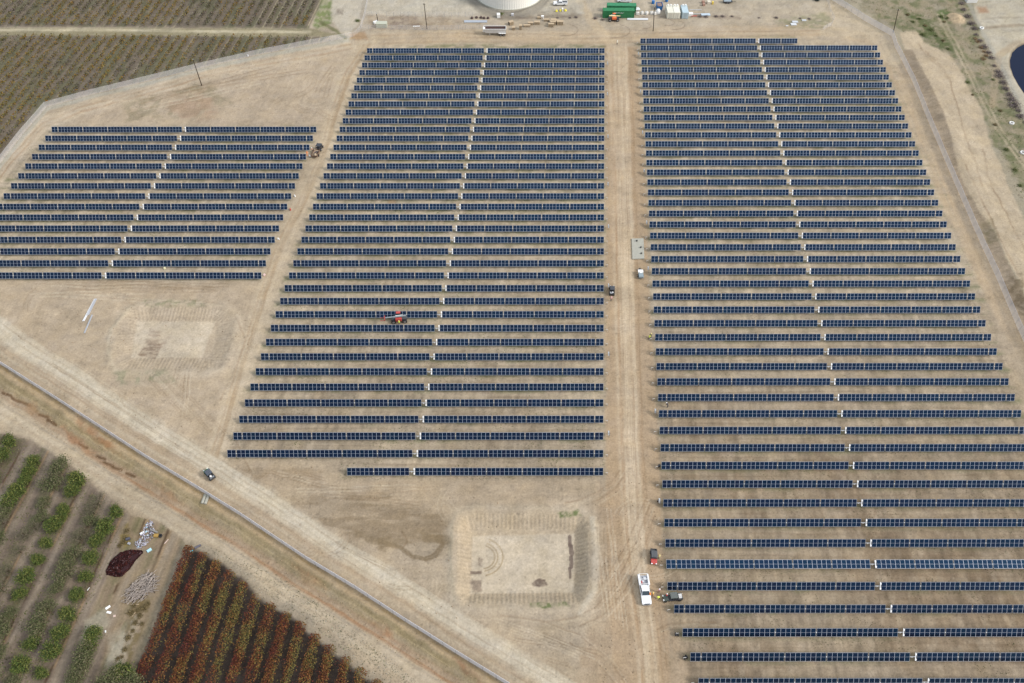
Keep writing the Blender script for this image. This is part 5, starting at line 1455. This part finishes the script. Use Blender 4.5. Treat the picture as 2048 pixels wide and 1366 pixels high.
# timber crates / pallets
def crate(px, py, rz, sx_, sy_, h, label):
    r = empty('timber_crate', GG(px, py), rz, label, 'timber crate', 'timber crates by the top track')
    MB().box((0, 0, h - .05), (sx_, sy_, .08)).build('lid', M_WOOD, r)
    n = 5
    for k in range(n):
        x = -sx_ / 2 + sx_ * (k + .5) / n
        for s_ in (-1, 1):
            MB().box((x, s_ * (sy_ / 2 - .03), h / 2), (sx_ / n * .62, .05, h - .1)).build('slat', M_WOOD, r)
    MB().box((0, 0, h * .4), (sx_ * .92, sy_ * .85, h * .75)).build('contents', mat('crate_inside', (.10, .08, .06)), r)
cr = [(1022, 49, .5, 1.9, 1.3, 1.4), (1027, 59, 0, 1.3, 1.2, 1.1), (1041, 58, 0, 1.1, 1.4, 1.8), (1054, 53, .05, 2.6, 1.0, .8), (1061, 49, .0, 2.2, 1.1, 1.0), (1074, 48, .0, 2.3, 1.2, 1.1), (1080, 37, 0, 2.3, .8, .7), (1093, 42, 0, 2.2, .9, .8), (1107, 44, 0, 2.2, 1.3, 1.2), (1106, 49, .05, 2.3, 1.2, 1.4), (1102, 53, -.05, 2.2, 1.1, 1.3), (1120, 49, 0, 2.6, 1.4, 1.5), (1113, 46, 0, 1.6, 1.0, 1.2)]
crl = ['leftmost timber crate, turned at an angle', 'small timber crate below the leftmost one', 'tall narrow timber crate third from the left', 'low long timber crate left of centre in the group', 'timber crate overlapping behind the low long one', 'wide timber crate in the middle of the group', 'low timber crate farthest back near the white carton', 'flat low timber crate at the back', 'timber crate behind the stepped trio', 'middle timber crate of the stepped trio on the right', 'front timber crate of the stepped trio on the right', 'largest timber crate at the right end of the group', 'narrow timber crate wedged beside the largest one']
for c_, l_ in zip(cr, crl): crate(*c_, l_)
# black trailer, ring covers
def flatbed(px, py, rz, label, m, L=4.2, load=None):
    g = GG(px, py); r = empty('flatbed_trailer', g, rz, label, 'trailer')
    MB().box((0, 0, .65), (1.9, L, .14)).build('deck', m, r)
    MB().cyl((0, L / 2, .55), (0, L / 2 + 1.5, .5), .07, 6).build('drawbar', m, r)
    for s_ in (-1, 1):
        wheel(r, s_ * 1.0, -.4, .36, .22); wheel(r, s_ * 1.0, .4, .36, .22)
    if load: load(r)
    return r
def ld(r): MB().box((0, -.3, 1.1), (1.7, 2.8, .7)).build('load', M_TARP, r)
flatbed(1455, 5, R(-90), 'black two axle trailer with pale blue load at the top edge', M_BLK, 3.6, ld)
for k, (px, py) in enumerate([(1963, 57), (2023, 247), (2045, 306)]):
    o = MB()
    n = 16; vs = []
    for rr_, zz in ((.8, 0), (.8, .4), (.55, .4), (.55, 0)):
        for q_ in range(n): vs.append((rr_ * math.cos(6.283 * q_ / n), rr_ * math.sin(6.283 * q_ / n), zz))
    fs = [(a_ * n + q_, a_ * n + (q_ + 1) % n, ((a_ + 1) % 4) * n + (q_ + 1) % n, ((a_ + 1) % 4) * n + q_) for a_ in range(4) for q_ in range(n)]
    o.add(vs, fs); ob = o.build('concrete_ring', M_WHT, None, GG(px, py)); tag(ob, ['white concrete ring on the pale pad above the pond', 'white concrete ring in the grass right of the rutted track, upper one', 'white concrete ring at the right edge, lower one'][k], 'well ring', 'concrete well rings')

# the big white tank
g = G(1018, 0); R_ = 13.8
r = empty('storage_tank', (G(1018, 20).x, G(1018, 20).y + R_, 0), 0, 'huge round white storage tank at the top edge of the picture', 'storage tank')
o = MB(); n = 180; vs = []; fs = []
for k in range(n):
    a = 2 * math.pi * k / n; rr_ = R_ - (.05 if k % 2 else 0)
    vs += [(rr_ * math.cos(a), rr_ * math.sin(a), .0), (rr_ * math.cos(a), rr_ * math.sin(a), 9.0)]
for k in range(n): fs.append((2 * k, 2 * ((k + 1) % n), 2 * ((k + 1) % n) + 1, 2 * k + 1))
o.add(vs, fs); o.build('tank_wall', mat('cream_tank_paint', (.86, .84, .77), rough=.5, var=.04), r)
MB().lathe((0, 0, 8.95), [(R_ + .15, 0), (R_ + .15, .15), (R_ * .5, 1.3), (.5, 1.9)], 60).build('tank_roof', M_WHT, r)
MB().lathe((0, 0, 0), [(R_ + .5, 0), (R_ + .5, .18), (R_ + .05, .2)], 60).build('footing', M_CONC, r)

# utility poles
def pole(b_, t_, h, label, arm=True):
    g = GG(*b_); tp = G(t_[0], t_[1], h)
    d = Vector((tp.x - g.x, tp.y - g.y, h))
    r = empty('utility_pole', g, 0, label, 'utility pole')
    MB().cyl((0, 0, -.3), tuple(d), .17, 8, .12).build('shaft', mat('creosote_pole', rgb(84, 72, 60), rough=.95), r)
    if arm:
        MB().box(tuple(d * .95), (.9, .12, .12)).build('crossarm', M_BARK, r)
        for s_ in (-.35, .35): MB().cyl(tuple(d * .95 + Vector((s_, 0, .05))), tuple(d * .95 + Vector((s_, 0, .3))), .05, 6).build('insulator', M_WHT, r)
    else:
        MB().cyl(tuple(d), tuple(d * 1.01), .14, 8).build('cap', M_GALV, r)
pole((403.5, 171), (386, 119), 11.5, 'leaning wooden pole beside the upper left perimeter track', False)
pole((854, 58), (848, 6), 11.5, 'wooden pole on the scrap strip below the tank yard')
pole((1306.5, 62), (1309, 14), 11.0, 'wooden pole in front of the white bulk bags', False)
pole((1787, 64), (1797, 18), 10.5, 'wooden pole at the fence corner, upper right')
pole((756, 44), (753, 27), 4.5, 'short post behind the box hut', False)

# concrete pad and what stands round it
g = [G(1263, 478.5), G(1287, 478), G(1288.5, 518.5), G(1264.5, 519)]
m = MB(); m.add([(p.x, p.y, -.05) for p in g] + [(p.x, p.y, .32) for p in g], [(3, 2, 1, 0), (4, 5, 6, 7), (0, 1, 5, 4), (1, 2, 6, 5), (2, 3, 7, 6), (3, 0, 4, 7)])
c_ = (g[0] + g[2]) / 2
m.v = [(v[0] - c_.x, v[1] - c_.y, v[2]) for v in m.v]
r = empty('equipment_pad', (c_.x, c_.y, 0), 0, 'pale concrete equipment pad with dark conduit stubs beside the central road', 'concrete pad')
m.build('slab', M_CONC, r, bevel=.02)
for px, py in ((1273, 484), (1281, 497), (1282, 509)):
    q = G(px, py) - c_
    o = MB()
    for k in range(6): o.cyl((q.x + .15 * math.cos(k), q.y + .15 * math.sin(k), .3), (q.x + .2 * math.cos(k) + .05, q.y + .2 * math.sin(k), .75), .06, 6)
    o.build('conduit_stub', M_BLK, r)
q = GG(1281, 553)
r = empty('generator_cart', q, 0, 'grey generator cart with a white lid below the concrete pad', 'generator')
MB().box((0, -.3, .75), (1.35, 1.7, .8)).build('housing', mat('cart_grey', (.22, .27, .29), rough=.5), r, bevel=.08)
MB().box((0, 1.0, 1.15), (1.45, 1.1, .25)).build('lid', M_WHT, r, bevel=.03)
MB().box((0, .35, 1.25), (.6, .3, .2)).build('control_box', M_WHT, r)
for s_ in (-1, 1): wheel(r, s_ * .75, 0, .33, .2)
def bucket(px, py, label, m=M_BLK, s_=.3):
    r = empty('bucket', GG(px, py), 0, label, 'bucket')
    MB().lathe((0, 0, 0), [(s_ * .85, 0), (s_, s_ * 2), (s_ * .9, s_ * 2), (s_ * .75, .08)], 10).build('pail', m, r)
    MB().box((0, 0, s_ * 2.05), (s_ * 2.1, .04, .04)).build('handle', M_GALV, r)
bucket(1279, 541, 'black bucket just above the generator cart', M_BLK, .36)
bucket(1318, 933, 'black bucket at the left end of a right field row, mid height', M_BLK, .32)
bucket(1316, 1003, 'dark brown bucket under the lowest electrical box', mat('brown_pail', (.08, .05, .04)), .25)
for k, (px, py) in enumerate([(1353, 1270), (1370, 1316)]):
    r = empty('wire_spool', GG(px, py), .5 * k, ['black wire spool left of the second lowest full row', 'black wire spool left of the lowest full row'][k], 'wire spool')
    MB().cyl((-.3, 0, .4), (.3, 0, .4), .28, 10).build('drum_core', M_BLK, r)
    for s_ in (-.3, .3): MB().cyl((s_ - .04, 0, .42), (s_ + .04, 0, .42), .42, 12).build('flange', M_BLK, r)
# sawhorse stand at the row end by the crew
q = GG(1324, 1171)
r = empty('splicing_stand', q, .1, 'pale A frame stand at the row end beside the crew', 'stand')
for s_ in (-1, 1):
    MB().cyl((s_ * .35, -.7, 0), (s_ * .15, .0, 1.3), .05, 5).build('leg', M_WOOD, r); MB().cyl((s_ * .35, .7, 0), (s_ * .15, .0, 1.3), .05, 5).build('leg', M_WOOD, r)
MB().box((0, 0, 1.3), (.5, .15, .1)).build('crossbar', M_WOOD, r)
# white and pink sacks at the row ends of the left field
for k, (px, py, m_, l_) in enumerate([(590, 393, M_WHT, 'white sack at the eighth row end of the left field'), (557, 479, M_WHT, 'white sack at the twelfth row end of the left field'), (529, 551, mat('pinkish_sack', (.6, .45, .43)), 'pinkish white sack at the bottom row end of the left field'), (581, 420, M_RED, 'small red sack at the ninth row end of the left field'), (620, 313, M_WHT, 'white sheet standing beside the scrap trailer'), (330, 538, mat('pale_yellow_sack', (.6, .58, .38)), 'pale yellow sack between the two lowest rows of the left field'), (496, 112, M_WHT, 'tiny white marker beside the upper left perimeter track')]):
    o = MB().box((0, 0, .35), (.45, .8, .7), top=(.5, .7)).build('sack', m_, None, GG(px, py), (0, 0, .4 + k), bevel=.1); tag(o, l_, 'sack')

# culvert pipes at the ditch
for k, (a_, b2_) in enumerate([((411, 992), (405, 1008)), ((417, 993), (411, 1009))]):
    p, q = G(*a_), G(*b2_); c = (p + q) / 2; d = (q - p)
    r = empty('culvert_pipe', (c.x, c.y, gz(c.x, c.y) + .25), math.atan2(d.y, d.x), ['left concrete culvert pipe at the dry ditch', 'right concrete culvert pipe at the dry ditch'][k], 'culvert pipe', 'culvert pipes')
    L = d.length / 2
    MB().cyl((-L, 0, 0), (L, 0, 0), .34, 12).build('barrel', M_CONC, r)
    MB().cyl((-L - .12, 0, 0), (-L + .1, 0, 0), .4, 12).build('collar', M_CONC, r)

# trash heap, pomace heap, brush heap, boards
def heap(nm, pts, n, fn, label, cat):
    px = rng.uniform(min(p[0] for p in pts), max(p[0] for p in pts), n); py = rng.uniform(min(p[1] for p in pts), max(p[1] for p in pts), n)
    m = PIP(px, py, pts); b_ = MB()
    c = G(sum(p[0] for p in pts) / len(pts), sum(p[1] for p in pts) / len(pts))
    r = empty(nm, c, 0, label, cat)
    return r, [G(x, y) - c for x, y in zip(px[m], py[m])], c
pom = [(214, 1150), (212, 1142), (222, 1122), (240, 1106), (258, 1100), (284, 1101), (286, 1106), (272, 1120), (260, 1138), (244, 1153), (232, 1154)]
W_ = [tuple(G(*p)[:2]) for p in pom]; cx_ = sum(p[0] for p in W_) / len(W_); cy_ = sum(p[1] for p in W_) / len(W_)
n = 5200; xx = rng.uniform(min(p[0] for p in W_), max(p[0] for p in W_), n); yy = rng.uniform(min(p[1] for p in W_), max(p[1] for p in W_), n)
m = PIP(xx, yy, W_); xx, yy = xx[m], yy[m]
d_, _, _, _ = sdist(xx, yy, W_, True)
zz = np.minimum(d_ * .6, 1.0) * (.7 + .6 * vn(xx / 1.1, yy / 1.1, 7)) + .12 * rng.random(len(xx))
base = pal([(76, 38, 36), (54, 28, 28), (96, 48, 44), (44, 26, 30), (70, 40, 34), (54, 28, 28), (140, 116, 118)])
me = leaf_cloud(np.stack([xx - cx_, yy - cy_, zz], 1), .17, base[np.where(rng.random(len(xx)) < .06, 6, rng.integers(0, 6, len(xx)))] * (.6 + .6 * rng.random((len(xx), 1))), flat=1.0)
r = empty('pomace_heap', (cx_, cy_, 0), 0, 'dark maroon heap of grape pomace in the clearing', 'heap')
inst('heap_surface', me, r)['kind'] = 'stuff'
mnd = MB(); k_ = len(W_); ring0 = [(x - cx_, y - cy_, .0) for x, y in W_]; ring1 = [((x - cx_) * .72, (y - cy_) * .72, .55) for x, y in W_]
mnd.add(ring0 + ring1 + [(0, 0, .8)], [(i, (i + 1) % k_, k_ + (i + 1) % k_, k_ + i) for i in range(k_)] + [(k_ + i, k_ + (i + 1) % k_, 2 * k_) for i in range(k_)])
mnd.build('heap_body', mat('pomace', rgb(54, 24, 28), rough=.95), r)
# brush
br = [(250, 1206), (252, 1190), (262, 1172), (285, 1150), (308, 1146), (312, 1156), (314, 1176), (296, 1196), (276, 1204)]
r, P_, c_ = heap('brush_heap', br, 260, None, 'grey heap of pruned branches below the dark pomace heap', 'brush heap')
b_ = MB()
for p in P_:
    a = .75 + rng.normal() * .55; L = rng.uniform(.5, 1.4); z = rng.uniform(.1, .7)
    d = Vector((math.cos(a), math.sin(a), rng.normal() * .12)) * L
    b_.cyl(p + Vector((0, 0, z)) - d, p + Vector((0, 0, z)) + d, .06, 4)
b_.build('branches', mat('grey_branch', rgb(182, 170, 160), rough=.9, var=.35, scale=2), r)['kind'] = 'stuff'
b_ = MB()
for p in P_[::2]:
    a = rng.random() * 3; d = Vector((math.cos(a), math.sin(a), 0)) * .6
    b_.cyl(p + Vector((0, 0, .1)) - d, p + Vector((0, 0, .1)) + d, .06, 4)
b_.build('shaded_branches', mat('shaded_branch', rgb(74, 62, 60), rough=.9), r)['kind'] = 'stuff'  # lower branches in a darker copy, shade put into the colour
# trash
ts = [(298, 1040), (306, 1044), (310, 1060), (304, 1078), (292, 1094), (276, 1098), (270, 1088), (284, 1070), (290, 1052)]
r, P_, c_ = heap('trash_heap', ts, 300, None, 'scatter heap of white and grey trash at the end of the farm clearing', 'trash heap')
TM = [mat('trash_white', (.5, .5, .53)), mat('trash_lilac', (.32, .3, .36)), mat('trash_dark', (.07, .07, .09)), mat('trash_grey', (.28, .28, .3)), mat('trash_blue', (.3, .48, .58))]
bs_ = [MB() for _ in TM]
for p in P_:
    k = rng.choice([0, 1, 2, 3, 4], p=[.2, .32, .18, .24, .06])
    bs_[k].box(p + Vector((0, 0, rng.uniform(.05, .4))), (rng.uniform(.12, .45), rng.uniform(.08, .28), rng.uniform(.04, .16)), rz=rng.random() * 3, rx=rng.normal() * .3)
for b_, m_ in zip(bs_, TM): b_.build('rubbish', m_, r)['kind'] = 'stuff'
def item(nm, px, py, d, m_, label, cat, rz=0., z=0.):
    o = MB().box((0, 0, d[2] / 2 + z), d).build(nm, m_, None, GG(px, py), (0, 0, rz), bevel=.02); tag(o, label, cat); return o
item('mattress', 285, 1067, (.9, .5, .3), M_WHT, 'white plank like board on the trash heap', 'board', .6)
item('cabinet', 313, 1072, (1.0, .7, .5), mat('ochre_board', (.32, .2, .05)), 'ochre cabinet right of the trash heap', 'cabinet')
o = MB().cyl((-.9, .35, .3), (.8, -.3, .3), .22, 9).build('rolled_carpet', mat('grey_roll', (.22, .21, .19)), None, GG(309, 1063)); tag(o, 'grey rolled carpet on the trash heap', 'carpet roll')
o = MB().lathe((0, 0, 0), [(.42, 0), (.45, .15), (.42, .28), (.2, .28), (.2, .05)], 14).build('old_tyre', M_TYRE, None, GG(321, 1072)); tag(o, 'old tyre right of the ochre cabinet', 'tyre')
item('tv_set', 257, 1079, (.9, .5, .5), mat('trash_dark', (.07, .07, .09)), 'dark appliance left of the trash heap', 'appliance', .4)
item('tv_set', 259, 1088, (.6, .5, .4), mat('trash_grey', (.28, .28, .3)), 'grey appliance left of the trash heap', 'appliance', -.3)
item('blue_carton', 299, 1101, (1.0, .6, .3), mat('sky_carton', (.36, .58, .66)), 'pale blue carton just right of the pomace heap', 'carton', .7)
item('blue_carton', 382, 1102, (.9, .4, .25), mat('cyan_carton', (.14, .5, .62)), 'cyan wrapper at the top of the first red vine row', 'wrapper', .5)
item('dark_roll', 396, 1094, (1.4, .4, .3), mat('dark_fabric', (.10, .095, .12)), 'dark fabric roll beside the farm road', 'fabric roll', .6)
item('board', 333, 1083, (.2, 1.2, .12), mat('pink_board', (.5, .38, .32)), 'pinkish board lying right of the tyre', 'board', -.5)
item('board', 216, 1215, (1.0, .5, .1), M_WHT, 'upper white board left of the brush heap', 'board', .7)
item('board', 218, 1225, (1.0, .45, .1), M_WHT, 'middle white board left of the brush heap', 'board', -.2)
item('board', 229, 1232, (.5, .45, .1), mat('pink_board', (.5, .38, .32)), 'small pink board left of the brush heap', 'board', .2)
item('board', 177, 1178, (.15, .7, .08), M_WHT, 'thin white stake at the orchard edge', 'board', -.4)
item('board', 211, 1263, (.3, .5, .1), M_WHT, 'white scrap at the orchard corner beside the green hedge', 'board', .4)
item('board', 268, 1228, (.12, 1.2, .08), M_WOOD, 'pale stick among the dry bushes', 'stick', -.4)
item('board', 270, 1209, (1.7, .12, .08), M_WOOD, 'pale plank below the brush heap', 'plank', .0)

# loose clods and stones thrown over the graded soil
ck = MB()
for _ in range(700):
    reg = random.choice([(560, 930, 1000, 1240), (1190, 960, 1330, 1366), (20, 570, 500, 700), (200, 110, 700, 250), (40, 780, 380, 1010)])
    x, y = random.uniform(reg[0], reg[2]), random.uniform(reg[1], reg[3])
    g = GG(x, y); s_ = random.uniform(.06, .2)
    ck.box((g.x, g.y, g.z + s_ * .3), (s_ * 1.4, s_, s_), rz=random.random() * 3, top=(.5, .5))
o = ck.build('loose_clods', mat('clod', rgb(168, 146, 118), rough=1, var=.3, scale=.5)); tag(o, 'loose clods and stones strewn over the graded soil', 'clods', kind='stuff')

# ---------------------------------------------------------------- people
M_SKIN = mat('skin', (.42, .25, .17), rough=.6)
M_JEAN = mat('dark_trousers', (.05, .055, .08), rough=.9)
def person_mesh(pose):
    """one continuous skinned figure; returns mesh, head point, chest point and lean"""
    lean = {'stand': .05, 'bend': .9, 'reach': .35}[pose]
    hip = Vector((0, 0, .95)); up = Vector((0, math.sin(lean), math.cos(lean)))
    ch = hip + up * .42; nk = hip + up * .56; hd = nk + Vector((0, math.sin(lean * .7), math.cos(lean * .7))) * .17
    V = [hip, hip + up * .2, ch, nk, hd]; E = [(0, 1), (1, 2), (2, 3), (3, 4)]; RR = [.15, .14, .17, .07, .105]
    def chain(start, pts, rad):
        i = start
        for p, r_ in zip(pts, rad): V.append(Vector(p)); RR.append(r_); E.append((i, len(V) - 1)); i = len(V) - 1
        return i
    for s_ in (-1, 1):
        chain(0, [(s_ * .10, 0, .88), (s_ * .13, .05, .50), (s_ * .14, -.03, .10), (s_ * .15, .14, .04)], [.10, .065, .05, .045])
        sh = ch + Vector((s_ * .19, 0, .02))
        if pose == 'stand': el = sh + Vector((s_ * .07, .02, -.29)); wr = el + Vector((s_ * .01, .10, -.24))
        else: el = sh + Vector((s_ * .05, .18, -.22)); wr = el + Vector((-s_ * .03, .22, -.10))
        e = chain(2, [sh, el, wr, wr + (wr - el).normalized() * .07], [.06, .045, .032, .03])
        hb = V[e]; fd = (wr - el).normalized(); side = Vector((s_, 0, 0))
        for q, (o_, l_) in enumerate([(-.03, .085), (-.01, .10), (.01, .095), (.03, .075)]):
            chain(e, [hb + side * o_ + fd * .03, hb + side * o_ + fd * (.03 + l_ * .6), hb + side * o_ * .9 + fd * (.03 + l_) + Vector((0, .02, -.015))], [.010, .009, .008])
        chain(e, [hb - side * .035 - fd * .02, hb - side * .055 + fd * .03], [.011, .009])
    me = bpy.data.meshes.new('p'); me.from_pydata(V, E, [])
    ob = bpy.data.objects.new('p', me); COL.objects.link(ob)
    sk = ob.modifiers.new('s', 'SKIN'); sk.use_smooth_shade = True
    for i, v in enumerate(me.skin_vertices[0].data):
        v.radius = (RR[i], RR[i] * (.8 if i in (0, 1, 2) else 1)); v.use_root = (i == 0)
    sb = ob.modifiers.new('u', 'SUBSURF'); sb.levels = 1
    dg = bpy.context.evaluated_depsgraph_get(); dg.update()
    m2 = bpy.data.meshes.new_from_object(ob.evaluated_get(dg))
    bpy.data.objects.remove(ob)
    m2.name = 'body'
    bm = bmesh.new(); bm.from_mesh(m2)
    # nose and ears drawn out of the head surface
    for v in bm.verts:
        d = v.co - hd
        if d.length < .16:
            if d.y > .085 and abs(d.x) < .03 and abs(d.z) < .05: v.co.y += .025
            if abs(d.x) > .09 and abs(d.z) < .03: v.co.x *= 1.06
    bm.to_mesh(m2); bm.free()
    return m2, hd, ch, lean
PM = {k: person_mesh(k) for k in ('stand', 'bend', 'reach')}
def person(px, py, rz, pose, vest, hat, label, legs=M_JEAN):
    m0, hd, ch, lean = PM[pose]
    key = 'body_' + pose + vest.name + legs.name
    if key not in MATS:
        m2 = m0.copy(); m2.name = 'body'; m2.materials.clear()
        for mm_ in (legs, vest, M_SKIN): m2.materials.append(mm_)
        for f in m2.polygons:
            c = f.center
            if (c - hd).length < .15: f.material_index = 2
            elif c.z > .9 and (Vector((c.x, c.y, c.z)) - ch).length < .5 and abs(c.x) < .36: f.material_index = 1
            elif c.z > .62 and abs(c.x) > .2: f.material_index = 2
            else: f.material_index = 0
        MATS[key] = m2
    r = empty('person', GG(px, py), rz, label, 'person')
    b_ = inst('body', MATS[key], r)
    h = MB().lathe((0, 0, 0), [(.165, 0), (.135, .015), (.13, .07), (.08, .13), (.01, .15)], 12).build('hard_hat', hat, r, tuple(hd + Vector((0, math.sin(lean) * .03, .045))), (-lean * .6, 0, 0), smooth=True)
    sv = MB().lathe((0, 0, 0), [(.16, -.28), (.19, -.05), (.2, .1), (.13, .19)], 12)
    o = sv.build('safety_vest', vest, r, tuple(ch), (-lean, 0, 0)); o.scale = (1.15, .85, 1)
M_LIME = mat('lime_vest', (.62, .70, .10)); M_HOR = mat('orange_vest', (.85, .25, .06)); M_AMB = mat('amber_vest', (.80, .48, .12))
M_PNK = mat('pink_shirt', (.62, .36, .36)); M_RV = mat('red_vest', (.65, .07, .05)); M_MAR = mat('maroon_trousers', (.14, .04, .04)); M_YH = mat('yellow_hat', (.75, .62, .25))
person(1305, 1191, 1.6, 'stand', M_AMB, M_YH, 'person in an amber vest standing by the pickup door', mat('tan_trousers', (.22, .13, .07)))
person(1300, 1193, 1.2, 'reach', M_HOR, M_HOR, 'person in orange leaning into the pickup door')
person(1317, 1184, 3.4, 'stand', M_PNK, M_WHT, 'person in a pink shirt and white hard hat between pickup and row end', M_MAR)
person(1318, 1197, 2.0, 'bend', M_LIME, M_LIME, 'person in a lime vest bending beside the olive buggy')
person(1331.5, 1194, -1.6, 'stand', M_RV, M_WHT, 'person in red with a white hard hat at the olive buggy')
person(1317.5, 1117, 1.5, 'stand', mat('pale_lime_vest', (.66, .66, .3)), M_YH, 'person in a pale lime vest beside the red nosed buggy')
person(1297.5, 679, -.6, 'reach', M_LIME, mat('black_hat', (.05, .05, .05)), 'person in a lime vest working at a right field row end, mid picture')
person(1301, 675, 2.4, 'stand', mat('khaki_shirt', (.3, .28, .14)), M_YH, 'person in khaki right beside the lime vested worker, mid picture')
person(1335, 815, .8, 'bend', mat('black_shirt', (.03, .03, .04)), M_WHT, 'person in black with a white hard hat crouching between right field rows')
person(1234, 90, .3, 'stand', mat('cream_vest', (.75, .74, .6)), M_WHT, 'person in a cream vest alone at the top of the central road')
person(1222, 602, .2, 'stand', M_PNK, mat('pink_hat', (.7, .45, .42)), 'person in pink behind the black roofed buggy')
person(614.5, 312, -.8, 'reach', M_HOR, M_HOR, 'person in orange at the row end left of the scrap trailer', M_HOR)
person(625, 304, -.5, 'stand', mat('pale_orange_vest', (.8, .5, .35)), M_WHT, 'person in pale orange and white left of the black tractor')
person(799, 650, .1, 'stand', M_LIME, M_YH, 'person in a lime vest in front of the red telehandler')
